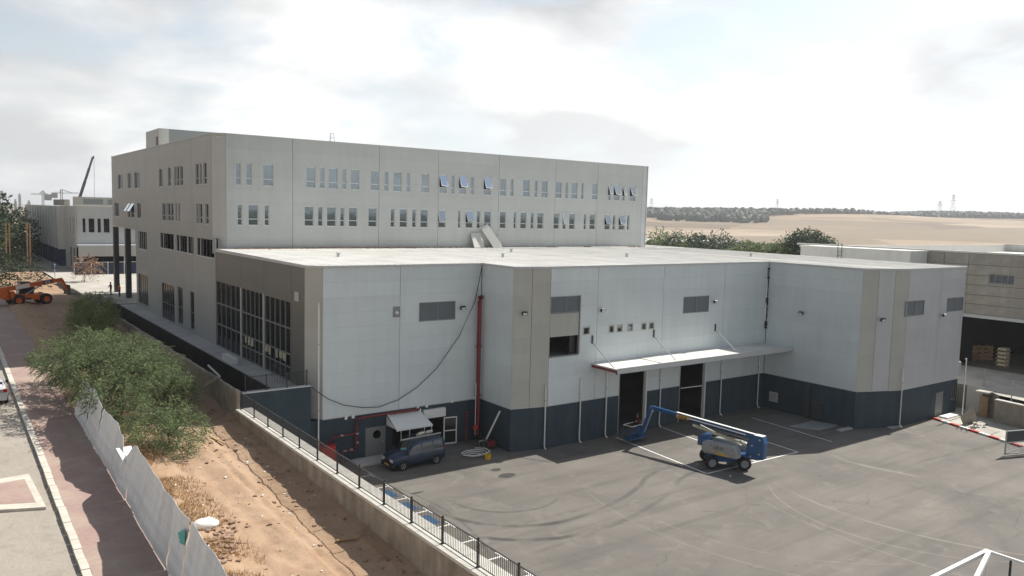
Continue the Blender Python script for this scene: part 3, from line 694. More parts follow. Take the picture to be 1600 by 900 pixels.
for i in range(700):
    x = random.uniform(1.5, 20) if random.random() < .7 else random.uniform(20, 52); y = 21.45 - abs(random.gauss(0, .35)); sx_ = random.uniform(.05, .4); rd.box(x, x + sx_, y, y + random.uniform(.04, .15), HT + .2, HT + random.uniform(.22, .3))
stuff(rd.build('roof_debris', 'rock', wh))
for x, y in ((6, 9), (20, 6), (33, 4), (49, 2), (26, 13)): MB().cyl((x, y, HT + .1), (x, y, HT + .42), .12, 10).cyl((x, y, HT + .42), (x, y, HT + .48), .2, 10).build('roof_vent', 'steel', wh)
# interior floor and rear wall so openings are dark rooms
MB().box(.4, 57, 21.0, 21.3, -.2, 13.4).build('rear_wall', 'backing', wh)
MB().box(.5, 56.5, .35, 20.9, 6.3, 6.5).build('upper_floor', 'paving', wh)
MB().box(17.2, 42.4, -4.4, .34, 6.62, 6.8).build('upper_floor', 'paving', wh)
for g in (op1, op2): pass
# louvres, hatch, doors, lamps
def louver(fr, h, nm='louver', mid=True):
    mb = MB(); u0, u1, z0, z1 = h
    mb.box(u0, u0 + .06, -.02, .12, z0, z1).box(u1 - .06, u1, -.02, .12, z0, z1).box(u0 + .06, u1 - .06, -.02, .12, z1 - .06, z1).box(u0 + .06, u1 - .06, -.02, .12, z0, z0 + .06)
    if mid: c = (u0 + u1) / 2; mb.box(c - .03, c + .03, -.018, .12, z0 + .06, z1 - .06)
    o = mb.build(nm, 'louver', wh, M=fr.M); n = 12
    sm = MB()
    for i in range(n):
        z = z0 + .06 + (z1 - z0 - .12) * (i + .5) / n; h_ = (z1 - z0 - .12) / n
        sm.add([(u0 + .06, 0.0, z - h_ * .5), (u1 - .06, 0, z - h_ * .5), (u1 - .06, .09, z + h_ * .45), (u0 + .06, .09, z + h_ * .45)], [(0, 1, 2, 3)])
    stuff(sm.build('blades', 'louver', o, M=fr.M))
louver(F1, lou1); louver(F2, lou2); louver(F3, lou3); louver(F3, lou4); louver(F2, (hat[0], hat[1], 10.22, 11.5))
ho = MB().box(hat[0], hat[1], .03, .07, 8.45, 10.2).build('roller_shutter', 'louver', wh, M=F2.M)
for i in range(14): MB().box(hat[0] + .02, hat[1] - .02, .012, .029, 8.47 + i * .123, 8.47 + i * .123 + .112).build('slat', 'panel_beige', ho, M=F2.M)
MB().box(hat[1] - .1, hat[1], -.04, .16, 6.98, 11.52).box(hat[0], hat[1] - .1, -.04, .2, 6.9, 6.975).build('hatch_frame', 'frame_grey', wh, M=F2.M)
MB().box(hat[1] - .62, hat[1] - .12, .4, .5, 6.9, 8.6).build('inner_post', 'frame_dark', wh, M=F2.M)
for i, h in enumerate(sq):
    w = MB(); u0, u1, z0, z1 = h; e = .09
    w.box(u0, u0 + e, -.03, .1, z0, z1).box(u1 - e, u1, -.03, .1, z0, z1).box(u0 + e, u1 - e, -.03, .1, z1 - e, z1).box(u0 + e, u1 - e, -.03, .1, z0, z0 + e)
    o = w.build('window', 'panel_beige', wh, M=F2.M); MB().box(u0 + e, u1 - e, .05, .06, z0 + e, z1 - e).build('pane', 'glass', o, M=F2.M)
# door with round light, roller door, awning, glazed leaf
d0 = MB().box(door1[0], door1[1], .02, .08, door1[2], door1[3]).build('door', 'frame_grey', wh, M=F1.M); d0['label'] = 'grey steel double door with a round window'
MB().lathe([(0, 0), (.24, 0), (.24, .02), (.3, .02), (.3, 0)], 20, F1.pt(5.05, .02, 1.62), (0, -1, 0)).build('round_window', 'car_glass', d0)
MB().box(5.5, 5.56, -.04, .02, 1.0, 1.15).build('handle', 'steel', d0, M=F1.M)
rs_ = MB().box(op2[0] - .05, op2[1] + .05, -.28, .02, 2.3, 2.95).build('roller_box', 'white_metal', wh, M=F1.M)
lf = MB(); lf.box(-.04, .04, -.0, .06, 0, 2.08).box(.96, 1.04, 0, .06, 0, 2.08).box(.04, .96, 0, .06, 2.0, 2.08).box(.04, .96, 0, .06, 0, .1).box(.04, .96, 0, .06, 1.0, 1.08)
ML = Matrix.Translation((10.62, -.06, .05)) @ Matrix.Rotation(R_(-9), 4, 'Z')
ld = lf.build('door', 'white_metal', wh, M=ML); ld['label'] = 'white framed glazed door leaf folded open'
MB().box(.04, .96, .025, .035, .1, 2.0).build('pane', 'car_glass', ld, M=ML)
MB().box(op1[0] + 1.4, op1[0] + 1.46, .05, .1, 0, 2.15).box(op1[0] + .7, op1[0] + .76, .05, .1, 0, 2.15).build('inner_post', 'white_metal', wh, M=F1.M)
aw = thing('awning', 'small white sloping awning over the doorway behind the blue van', 'awning', (7.1, -.8, 2.4))
AWP = [(5.85, -.02, 2.92), (8.55, -.02, 2.92), (8.65, -1.65, 2.25), (5.75, -1.65, 2.25)]
v = [Vector(p) for p in AWP]; mb = MB(); mb.add([p for p in v] + [p - Vector((0, 0, .05)) for p in v], [(0, 3, 2, 1), (4, 5, 6, 7), (0, 1, 5, 4), (1, 2, 6, 5), (2, 3, 7, 6), (3, 0, 4, 7)]); mb.build('cover', 'white_metal', aw)
for s_ in (5.78, 8.6): MB().add([(s_, -.02, 2.86), (s_, -1.6, 2.2), (s_, -.02, 2.2)], [(0, 1, 2)]).build('side_cheek', 'white_metal', aw) if s_ < 6 else MB().bar((s_, -.03, 2.3), (s_, -1.6, 2.2), .03).build('bracket', 'white_metal', aw)
MB().box(5.74, 8.66, -1.67, -1.62, 2.12, 2.24).build('valance', 'white_metal', aw)
for x in (5.9, 8.5): MB().box(x - .06, x + .06, -.12, -.0, 2.9, 3.08).build('wall_plate', 'white_metal', aw)
for x in (8.05, 8.62): MB().bar((x, -1.55, 2.2), (x, -1.55, 0), .04).build('post', 'white_metal', aw)
# floodlights on the walls
def lamp(fr, px, py, where, side=0):
    u, z = fr.px(px, py); P = fr.pt(u, 0, z); n = -fr.inn
    t = thing('floodlight', 'small dark floodlight ' + where, 'floodlight', P, 'floodlights on the warehouse walls')
    mb = MB(); M = fr.M @ Matrix.Translation((u, -.32, z)) @ Matrix.Rotation(R_(25), 4, 'X')
    mb.box(-.2, .2, -.09, .09, -.13, .13, M); h = mb.build('housing', 'dark_metal', t)
    MB().box(-.16, .16, -.1, -.091, -.1, .1, M).build('lens', 'lamp_glass', t)
    MB().bar(fr.pt(u, .0, z + .05), fr.pt(u, -.3, z + .05), .05).build('bracket', 'dark_metal', t)
for a in ((F1, 720, 480.5, 'beside the left louvre near the red riser'), (CH1, 817, 489, 'on the beige corner panel'), (F2, 938, 484, 'right of the roller hatch'), (F2, 1114, 471, 'beside the louvre above the canopy'),
          (SW2, 1254.5, 489, 'on the shaded inner wall of the right block'), (CH2, 1376, 499, 'on the pale strip between beige strips of the right corner'), (F3, 1470, 492, 'between the two right hand louvres')): lamp(*a)
sb = thing('alarm_box', 'small dark grey box with a round lamp on the left bay', 'box', F1.pt(6.5, 0, 10.3))
MB().box(vent1[0], vent1[1], -.06, -.002, vent1[2], vent1[3], F1.M).build('plate', 'louver', sb); MB().lathe([(0, .1), (.1, .08), (.12, 0)], 12, F1.pt(6.5, -.06, 10.32), (0, -1, 0)).build('lamp', 'white_metal', sb)
# downpipes
def pipe(fr, px, ytop, label, ybot=None, z0=.12, dx=0, m='white_metal'):
    u, zt = fr.px(px, ytop); u += dx
    t = thing('downpipe', label, 'pipe', fr.pt(u, -.1, 0), 'white downpipes on the warehouse')
    MB().tube([fr.pt(u, -.0, zt - .05), fr.pt(u, -.10, zt), fr.pt(u, -.12, zt - .2), fr.pt(u, -.12, z0 + .2), fr.pt(u, -.2, z0), fr.pt(u, -.38, z0 - .06)], .055, 8).build('tube', m, t, smooth=True)
    for z in (zt * .35, zt * .75): MB().lathe([(.06, -.03), (.075, -.03), (.075, .03), (.06, .03)], 8, fr.pt(u, -.12, z), (0, 0, 1)).build('clip', 'steel', t)
for a in ((F1, 497, 473, 'white downpipe at the left front corner of the warehouse'), (CH1, 852, 600, 'white downpipe at the edge of the beige corner'), (F2, 906.5, 589, 'white downpipe left of the canopy'),
          (F2, 947.5, 579, 'white downpipe under the left end of the canopy'), (F2, 1032, 569, 'white downpipe between the two dock doors'), (F2, 1127, 559, 'white downpipe right of the dock doors'),
          (F2, 1185.5, 553, 'white downpipe in the corner under the canopy'), (F3, 1409.5, 575, 'white downpipe at the right end of the corner strips'), (CE, 1508, 560, 'white downpipe at the far right corner')): pipe(*a)
# canopy over the dock doors
cn = thing('canopy', 'long flat pale canopy over the two dock doors with tie rods', 'canopy', (31.8, -6.2, 6))
for i in range(22):
    x0 = 21.05 + i * .99; lift = .05 if 4 < i < 15 else 0
    MB().box(x0 + .006, x0 + .984, -7.72, Y2 - .03, 6.02 + lift, 6.12 + lift).build('deck_sheet', 'roof_sheet', cn)
MB().box(21.0, 42.8, -7.78, -7.725, 5.78, 6.2).build('front_fascia', 'trim', cn); MB().box(21.0, 42.8, -7.70, -7.55, 5.74, 5.94).build('front_beam', 'frame_dark', cn)
for x in np.arange(21.1, 42.7, 2.4): MB().box(x - .05, x + .05, -7.54, Y2 - .04, 5.82, 6.0).build('joist', 'red_pipe', cn)
for px in (925, 1021, 1117):
    u, z = F2.px(px, 535 - (px - 925) * .1); P = F2.pt(u, -.06, z)
    MB().box(u - .06, u + .06, -.08, -.002, z - .1, z + .55, F2.M).build('wall_plate', 'frame_dark', cn)
    MB().cyl(P, (P.x + .0, -7.3, 6.2), .035, 8).build('tie_rod', 'steel', cn)
# white jambs of the dock doors and the boom barrier pole
for dd, nm in ((dd1, 'left'), (dd2, 'right')):
    MB().box(dd[1] - .02, dd[1] + .12, -.05, .25, 0, 5.35).build('door_jamb', 'white_metal', wh, M=F2.M)
    MB().box(dd[0] - .06, dd[0], -.03, .2, 0, 5.4).box(dd[0], dd[1], -.03, .2, 5.35, 5.42).build('door_trim', 'steel', wh, M=F2.M)
MB().bar((31.1, -5.1, 3.1), (33.2, -5.6, 3.2), .06).build('door_bar', 'white_metal', wh)
# box on slate wall, cabinet, small door and barred window on the right block
u, z = SW2.px(1209, 620); MB().box(u - .45, u + .45, -.08, -.002, z - .45, z + .45).build('meter_box', 'panel_light', wh, M=SW2.M); MB().box(u - .3, u - .02, -.1, -.081, z - .3, z + .3).box(u + .05, u + .3, -.1, -.081, z - .1, z + .3).build('meter_dial', 'steel', wh, M=SW2.M)
dr = MB().box(dr3[0], dr3[1], .02, .07, dr3[2], dr3[3]).build('door', 'frame_grey', wh, M=F3.M)
MB().box(dr3[1] - .14, dr3[1] - .09, -.02, .02, 1.0, 1.12).build('handle', 'steel', dr, M=F3.M)
window(F3, *win3, wh, split=0, gm='car_glass', fm='frame_grey', lites=3)
for (px, py, w_) in ((1262, 640, .5), (1277, 650, .9)):
    u, z = SW2.px(px, py); MB().box(u - w_ / 2, u + w_ / 2, -.25, -.002, .1, 2.9 if w_ < .8 else 1.6).build('cabinet', 'frame_dark', wh, M=SW2.M)
u, z = CE.px(1509, 583); MB().box(.5, 1.1, -.3, -.002, z - .5, z + .5).build('junction_box', 'steel', wh, M=CE.M)
# damaged joint in the re-entrant corner
jj = MB()
for i in range(26): z = 7.5 + i * .22; jj.box(XW - .22 + random.uniform(-.05, .04), XW - .05, Y2 - random.uniform(.06, .16), Y2 - .01, z, z + random.uniform(.08, .2))
stuff(jj.build('torn_joint_filler', 'backing', wh))
for k, (a, b) in enumerate(((8.2, 9.9), (10.4, 12.1))): MB().box(XW - .3, XW - .22, Y2 - .09, Y2 - .02, a, b).build('loose_trim', 'white_metal', wh)
# red fire riser and sprinkler pipework
rp = thing('fire_riser', 'tall dark red fire riser pipe in the inner corner', 'pipe', (13.3, -.4, 0))
MB().tube([(13.75, -.1, 11.15), (13.35, -.45, 11.15), (13.35, -.45, 10.9), (13.35, -.45, .7), (13.2, -.6, .35)], .16, 12).build('riser', 'red_pipe', rp, smooth=True)
MB().cyl((13.05, -.62, 4.6), (13.05, -.62, .6), .03, 8).build('side_pipe', 'white_metal', rp)
MB().tube([(13.3, -.5, 2.4), (12.3, -.5, 2.4), (12.3, -.5, .1)], .07, 8).build('branch', 'red_pipe', rp)
for z in (1.4, 3.6, 7.4): MB().lathe([(.16, -.05), (.23, -.05), (.23, .05), (.16, .05)], 12, (13.35, -.45, z), (0, 0, 1)).build('flange', 'red_pipe', rp)
MB().lathe([(0, -.05), (.2, -.05), (.2, .03), (0, .03)], 12, (13.0, -.75, 1.2), (-.5, -.8, 0)).build('valve_wheel', 'red_paint', rp)
sp_ = thing('sprinkler_pipework', 'red sprinkler pipes running along the slate base behind the fence', 'pipe', (3, -.3, 1.5))
A = lambda px, py: tuple(F1.pt(F1.px(px, py)[0], -.22, F1.px(px, py)[1]))
MB().tube([A(653, 638), A(600, 646), A(562, 652), A(557, 654), A(555, 660), A(554, 700), A(551, 702), A(536, 703), A(533, 706), A(533, 722)], .075, 8).build('main_pipe', 'red_pipe', sp_)
MB().tube([A(556, 676), A(530, 680), A(517, 683), A(515, 690)], .06, 8).build('branch', 'red_pipe', sp_)
for p in ((556, 690), (556, 676), (547, 701), (537, 703), (532, 679)): MB().lathe([(.075, -.05), (.12, -.05), (.12, .05), (.075, .05)], 10, A(*p), (0, 0, 1)).build('coupling', 'steel', sp_)
hc = thing('hydrant_cabinet', 'red hydrant cabinet standing at the foot of the left bay', 'cabinet', (1.2, -.5, 0))
p = A(508, 700); MB().box(p[0] - .45, p[0] + .45, -.75, -.1, .1, 1.55).build('box', 'red_paint', hc); MB().box(p[0] - .5, p[0] + .5, -.8, -.05, 1.552, 1.6).build('lid', 'red_pipe', hc); MB().box(p[0] - .4, p[0] + .4, -.77, -.752, .2, 1.45).build('door', 'red_paint', hc)
for i, p in enumerate(((540, 652), (551, 650), (652, 636), (666, 633), (706, 626), (740, 621))):
    u, z = F1.px(*p); MB().box(u - .09, u + .09, -.12, -.002, z - .14, z + .14).build('wall_bracket', 'white_metal', wh, M=F1.M)
# hanging cable
P0 = Vector((13.75, -.12, 13.6)); pts = []
ctrl = [(751, 414), (740, 470), (715, 525), (680, 575), (650, 604), (620, 624), (590, 635), (565, 636), (535, 632), (510, 622), (487, 606), (477, 598)]
for c in ctrl:
    u, z = F1.px(*c); pts.append((max(u, -.1), -.22, z))
tag(MB().tube(pts, .03, 5).build('hanging_cable', 'cable', smooth=True), 'black cable sagging across the left bay from roof to corner', 'cable')
# loose boards leaning on the tall facade and lying on the roof
def board(a, b, w, th, m, label, nm='leaning_board'):
    tag(MB().bar(a, b, w, th, up=(0, 1, 0)).build(nm, m), label, 'board')
zr0 = HT + .22
board((27.3, 20.6, zr0), (27.3, 21.4, zr0 + 1.55), 1.3, .08, 'panel_white', 'short white panel leaning on the facade left of a taller one')
board((29.4, 20.0, zr0), (28.3, 21.3, zr0 + 2.35), 1.0, .08, 'panel_white', 'tall white panel leaning crooked against the upper facade')
board((29.8, 20.8, zr0), (29.8, 21.45, zr0 + 1.2), 1.2, .08, 'panel_light', 'low grey panel behind the tall crooked one')
for (x0, x1, y, lb) in ((29.5, 35.5, 19.4, 'long white strip lying on the roof beside the leaning panels'), (37.5, 41.5, 19.8, 'thin white strip lying on the roof in the middle'), (43, 49, 20.1, 'white strip lying along the roof near the right end of the facade'), (51, 56, 17.5, 'loose white strip lying on the roof at far right')):
    tag(MB().box(x0, x1, y, y + .28, HT + .21, HT + .30).build('roof_strip', 'white_metal'), lb, 'strip')

# ------------------------------------------------------------------ tall office block
of = thing('office_block', 'tall pale grey office block with rows of narrow windows', 'building', (26, 45, 5))
YT = 21.66; HT2 = 23.95; XR = 53.5
TF = Fr(0, YT, 1, 0)
UP = [(368.2, 376.4), (384.8, 393.4), (411, 427), (478.4, 492.8), (499.6, 506.8), (513.3, 527.5), (534.3, 541), (547.6, 561.4), (579, 592.7), (600.4, 606.7), (614.4, 627.4), (634.6, 640.7), (658.2, 670.4), (686.6, 697.7, 1), (705, 710), (717.2, 728.2, 1), (735, 740.5),
      (755.9, 766.7, 1), (781.2, 790.8), (797.5, 802.4), (817.3, 827.7), (835.3, 839.7), (846.2, 855.8), (868.3, 878), (883, 887.6), (893, 902.5), (908, 912), (925.3, 933.8), (950.3, 954.7, 1), (959.3, 968, 1), (972.7, 976.7, 1), (984.4, 993, 1)]
LO = [(370.6, 378.3), (387.7, 403.6), (413.2, 420.5), (475.8, 490.2), (497, 504.7), (510.9, 525.2), (531.8, 538.6), (545.4, 558.8), (576, 589.4), (610.8, 617.3), (625, 637), (644.7, 651), (657.7, 669.3), (685.6, 697.4, .55), (716.5, 720.8), (728.5, 740, 1), (746, 751.6), (757.6, 768.2), (782.2, 791.7), (803.8, 807.9),
      (814.4, 824), (830.6, 835.3), (841, 850.5), (866.4, 875.3), (880.8, 885.9, .5), (891, 900), (913.8, 917.7), (923, 931.8), (946.4, 955.3, 1), (959.3, 963.3), (968.7, 978, 1), (981.6, 985.3)]
fw = []
for L_, z0, z1 in ((UP, 19.57, 21.5), (LO, 15.97, 17.82)):
    for w in L_:
        a = TF.px(w[0], 300)[0]; b = TF.px(w[1], 300)[0]; fw.append((a, b, z0, z1, w[2] if len(w) > 2 else 0))
usF = [.96, 7.04, 15.88, 22.7, 30.41, 38.42, 44.99, 52.55, XR]
zf = [13.4, 14.6, 15.75, 16.9, 18.05, 19.2, 20.35, 21.6, 22.75, HT2]
panels(TF, usF, zf, ['panel_warm'] * 7 + ['panel_light'], of, [w[:4] for w in fw])
for w in fw: window(TF, *w[:4], of, open_=w[4] * R_(24), gm='glass')
TC = Fr(0, YT + .96, .96, -.96); panels(TC, [0, .96 * 2 ** .5], [13.4, 17.0, 20.5, HT2], 'panel_white', of)
# left face, u = -Y
LW = []
for L_, z0, z1 in (([(185.7, 192.5, 3), (200.9, 207, 2), (211.3, 219.2, 3), (249.5, 255, 2), (263.7, 267.6), (273.7, 276.3), (277.3, 281), (282.5, 286.8), (306.6, 311.4), (313.1, 316), (318.9, 324)], 19.57, 21.5),
                   ([(179.5, 186.3, 3), (200, 203.6, 1, 1), (204.8, 209.6, 1, 1), (214.6, 220.4, 2), (253.9, 258.2), (259, 261), (262, 266.2), (267, 271.2), (274.8, 277), (279.2, 281.6), (307.3, 310.2), (311.7, 316.4), (321.3, 326.1)], 15.97, 17.82),
                   ([(216.2, 228.8, 4)], 12.3, 14.45)):
    for w in L_:
        a = LF.px(w[0], 350)[0]; b = LF.px(w[1], 350)[0]; LW.append((a, b, z0, z1, w[2] if len(w) > 2 else 1, w[3] if len(w) > 3 else 0))
big = [(-42.4, -36.6, 13.0, 14.6), (-35.4, -31.3, 13.0, 14.6), (-30.9, -28.8, 13.0, 14.6), (-27.6, -22.0, 13.0, 14.6)]
gfw = [(-54.4, -49.0, 5.75, 9.3), (-42.2, -36.6, 5.32, 9.2), (-35.2, -33.2, 5.6, 9.35), (-30.4, -28.9, 5.6, 9.3)]
zl = [5.3, 6.6, 7.8, 9.0, 10.2, 11.4, 12.4, 13.6, 14.75]
panels(LF, [-55.4, -49.2, -42.4, -35.9, -29.2, -21.65], zl, 'panel_shaded', of, [w[:4] for w in LW if w[2] < 14.7] + gfw, through=big)
panels(LF, [-70.5, -63, -55.7, -49.2, -42.4, -35.9, -29.2, -22.62], [14.75, 15.9, 17.05, 18.2, 19.35, 20.5, 21.65, 22.8, HT2], 'panel_shaded', of, [w[:4] for w in LW])
for w in LW: window(LF, *w[:4], of, split=.3 if w[4] == 1 else 0, open_=w[5] * R_(30), lites=w[4], gm='glass_dark')
for b in big:
    MB().box(b[0] - .05, b[1] + .05, -.04, .3, b[2] - .08, b[2] - .002).build('sill', 'frame_white', of, M=LF.M)
    n = max(2, round((b[1] - b[0]) / 1.4))
    for i in range(1, n):
        u = b[0] + (b[1] - b[0]) * i / n + random.uniform(-.2, .2); MB().box(u - .06, u + .06, .05, .15, b[2], b[3]).build('mullion', 'frame_dark', of, M=LF.M)
    MB().box(b[0], b[0] + .9, .25, .35, b[2], b[3]).build('inner_reveal', 'panel_white', of, M=LF.M)
for g in gfw: window(LF, *g, of, split=.45, lites=max(1, round((g[1] - g[0]) / 1.1)), gm='glass_dark', fm='frame_grey')
MB().box(.25, XR, YT + .3, 70.3, HT2 - .35, HT2 - .25).build('roof_slab', 'roof_sheet', of)
MB().box(.3, XR - .3, 55.6, 70.3, 14.5, 14.74).build('soffit', 'panel_beige', of)
MB().box(.25, XR, 55.4, 55.65, 5.3, 14.5).build('rear_wall', 'panel_beige', of); MB().box(.3, 12, 70.2, 70.45, 14.75, HT2).build('rear_wall', 'panel_warm', of)
RSd = Fr(XR, YT, 0, 1); panels(RSd, [0, 12, 24, 36, 48.7], rows(5, HT2, 5), 'panel_warm', of)
for z in (9.6, 12.75, 15.2, 18.7): MB().box(.4, 30, 22.6, 55, z, z + .2).build('floor_slab', 'backing', of)
MB().box(7.5, 7.7, 22.5, 55, 5, 23).build('core_wall', 'panel_bronze', of)
for (a, b) in (((0, 70.5), (0, YT + .96)), ((0, YT + .96), (.96, YT)), ((.96, YT), (XR, YT))):
    va = Vector((*a, 0)); vb = Vector((*b, 0)); d = (vb - va).normalized(); n = Vector((d.y, -d.x, 0)); M = Matrix((d, n, Vector((0, 0, 1)))).transposed().to_4x4(); M.translation = va
    MB().box(.003, (vb - va).length - .003, -.3, .05, HT2 + .002, HT2 + .07, M).build('parapet_cap', 'trim', of)
# stair tower on the roof edge
st = MB().box(.02, .25, 42.5, 48.85, HT2 + .08, 25.85).build('stair_tower', 'panel_warm', of)
MB().box(.0, 1.0, 42.3, 42.5, HT2 - .2, 25.8).build('corner_strip', 'panel_white', st); MB().box(1.0, 8.4, 42.32, 42.5, HT2 - .2, 25.8).build('front_face', 'louver', st); MB().box(.05, 8.4, 42.5, 48.8, 25.6, 25.86).build('cap', 'trim', st)
MB().box(-.01, .019, 43.0, 43.8, 24.0, 25.0).build('hatch', 'frame_dark', st)
for px in (181, 199.5):
    P = onx(px, 400, .5); MB().box(.25, .85, P.y - .45, P.y + .45, 4.5, 14.5).build('column', 'frame_dark', of)
# steel mast on the office roof
ms = thing('roof_mast', 'thin lattice mast on the office roof', 'mast', (14.5, 30, HT2))
for dx, dy in ((-.35, 0), (.35, 0), (0, .5)): MB().bar((14.5 + dx, 30 + dy, HT2), (14.5 + dx * .5, 30 + dy * .5, HT2 + 1.7), .03).build('leg', 'far_steel', ms)
for z in (.7, 1.2, 1.65): MB().bar((14.25, 30, HT2 + z), (14.75, 30, HT2 + z), .03).build('brace', 'far_steel', ms)

# ------------------------------------------------------------------ yard markings, kerbs, plates
def line(name, a, b, w, m, z=.008, parent=None):
    a = Vector((*a, 0)); b = Vector((*b, 0)); d = (b - a).normalized(); n = Vector((-d.y, d.x, 0)) * w / 2
    return MB().add([(p.x, p.y, z) for p in (a - n, b - n, b + n, a + n)], [(0, 1, 2, 3)]).build(name, m, parent)
mk = struct(link('bay_markings', None)); mk['label'] = 'white painted bay lines in front of the dock doors'
line('painted_line', (23.44, -5.3), (22.56, -15.3), .13, 'white_paint', parent=mk); line('painted_line', (22.6, -15.32), (32.7, -15.62), .13, 'white_paint', .012, mk)
line('painted_line', (28.9, -5.2), (27.9, -15.4), .13, 'white_paint', parent=mk); line('painted_line', (33.6, -5.2), (32.7, -15.6), .13, 'white_paint', parent=mk)
p = onz(1060, 672, 0); line('painted_line', (38.4, -7), (37.6, -15.4), .11, 'white_paint', parent=mk)
wl = struct(link('wall_bays', None)); wl['label'] = 'white and blue painted parking bays along the retaining wall'
for i in range(14):
    y = -36 + i * 2.5; x1 = 3.0
    line('painted_line', (-4.1, y), (x1, y), .14, 'white_paint', parent=wl); line('painted_line', (x1 - .07, y - .55), (x1 - .07, y + .55), .14, 'white_paint', .012, wl)
for y in (-11, -13.5, -8.5): MB().flat([(1.2, y + .5), (2.6, y + .5), (2.6, y + 1.9), (1.2, y + 1.9)], .006).build('blue_bay', 'blue_sign', wl)
def patch(px, py, rx, ry, m, nm='asphalt_patch'):
    P = onz(px, py, 0); pts = [(P.x + rx * math.cos(a) * random.uniform(.8, 1.1), P.y + ry * math.sin(a) * random.uniform(.8, 1.1)) for a in [i * math.pi / 5 for i in range(10)]]
    struct(MB().flat(pts, .006).build(nm, m))
mat('tar', (.045, .043, .042), rough=.8)
for a in ((792, 743, .7, .5), (775, 734, .45, .3), (652, 770, .5, .15)) : patch(*a, 'tar')
pl = onz(1272, 664, 0)
tag(MB().add([(pl.x + x * .0 + a, pl.y + b, .03) for a, b, x in ((-2.4, .8, 0), (-1.2, -1.3, 0), (1.9, -1.2, 0), (1.0, .9, 0))] + [(pl.x + a, pl.y + b, .0) for a, b in ((-2.4, .8), (-1.2, -1.3), (1.9, -1.2), (1.0, .9))], [(0, 1, 2, 3), (0, 4, 5, 1), (1, 5, 6, 2), (2, 6, 7, 3), (3, 7, 4, 0)]).build('steel_plate', 'steel'), 'pale steel plate lying in the shade by the right block', 'plate')
# pale pads at the foot of walls
for (px, py, w_) in ((1400, 668, 1.6), (1434, 657, 1.2), (1322, 672, 1.8)):
    P = onz(px, py, 0); tag(MB().box(P.x - w_ / 2, P.x + w_ / 2, P.y - .1, P.y + .35, 0, .1).build('drain_block', 'paving'), {1400: 'pale concrete block at the foot of the beige corner downpipe', 1434: 'pale concrete block against the right slate wall', 1322: 'pale concrete block at the shaded corner of the right block'}[px], 'block')
struct(MB().box(3.0, 8.2, -1.6, -.02, 0, .12).build('doorstep', 'paving'))
# red and white kerb
rk = struct(link('painted_kerb', None)); rk['label'] = 'red and white painted kerb by the right corner'
A_ = onz(1457, 654, 0); B_ = onz(1597, 699, 0); nseg = 9
for i in range(nseg):
    a = A_ + (B_ - A_) * i / nseg; b = A_ + (B_ - A_) * (i + 1) / nseg; d = (b - a).normalized()
    MB().bar(a + d * .006 + Vector((0, 0, .07)), b - d * .006 + Vector((0, 0, .07)), .28, .16).build('kerb_stone', 'red_paint' if i % 2 == 0 else 'white_paint', rk)
pad = [(A_.x + .1, A_.y), (B_.x + .1, B_.y), (63, -30), (63, -14), (57.3, -15.6)]
struct(MB().flat(pad, .07).build('concrete_pad', 'pale_concrete'))
# neighbour's raised yard with its retaining wall
rt = thing('garden_wall', 'stained concrete wall along the raised neighbouring yard', 'wall', (58, -20, 0))
wp = [(57.6, -18.2), (56.4, -19.6), (56.0, -22.5), (55.2, -26), (54.5, -31)]
for a, b in zip(wp[1:-1], wp[2:]): MB().bar((*a, 1.0), (*b, 1.0), .35, 2.1).build('wall_section', 'concrete', rt); MB().bar((*a, 2.1), (*b, 2.1), .5, .09).build('coping', 'coping', rt)
struct(MB().flat([(59.2, -17), (57.0, -19.6), (56.3, -22.6), (55.3, -31), (55, -75), (140, -75), (140, 60), (59.2, 60)], 2.4).build('neighbour_yard', 'pale_concrete'))
struct(MB().add([(59.2, 60, 2.4), (59.2, -17, 2.4), (57.0, -19.6, 2.4), (57.0, -19.6, -.5), (59.2, -17, -.5), (59.2, 60, -.5)], [(0, 1, 4, 5), (1, 2, 3, 4)]).build('yard_bank', 'concrete'))
gp = thing('gate_pillar', 'pale rendered gateway with an open wooden door at the wall end', 'gateway', (58.2, -17.4, 0))
MB().box(58.4, 58.7, -17.6, -16.2, 0, 2.6).build('pier', 'plaster_white', gp); MB().box(57.2, 57.35, -18.6, -17.9, .07, 2.0).build('door_leaf', 'wood', gp); MB().box(57.0, 58.7, -18.7, -17.55, 2.3, 2.45).build('lintel', 'pale_concrete', gp)
sl = tag(MB().bar((52.9, -18.5, .12), (54.0, -18.9, 1.1), 1.6, .1, up=(0, 1, 0)).build('leaning_slab', 'concrete'), 'grey slab propped behind the red and white kerb', 'slab')
tag(MB().box(53.5, 55.6, -16.9, -16.1, .08, .2).build('loose_board', 'white_metal'), 'white board lying flat beside the small steel door', 'board')
dbm = MB()
for i in range(40): x, y = 52.3 + random.gauss(0, .8), -19.6 + random.gauss(0, .4); dbm.box(x, x + random.uniform(.1, .5), y, y + .05, .08, .14, Matrix.Rotation(0, 4, 'Z'))
stuff(tag(dbm.build('debris', 'frame_dark'), 'scattered dark offcuts behind the painted kerb', 'debris'))
wf = thing('wire_fence', 'low wire fence on posts along the raised yard', 'fence', (60, -22, 2.4))
fp = [onz(1537, 606, 2.4), onz(1580, 627, 2.4), onz(1621, 650, 2.4)]
for P in fp: MB().bar((P.x, P.y, 2.4), (P.x, P.y, 4.2), .07).build('post', 'steel', wf)
for a, b in zip(fp[:-1], fp[1:]):
    for z in (2.7, 3.3, 4.05): MB().cyl((a.x, a.y, z), (b.x, b.y, z), .008, 4).build('wire', 'steel', wf)
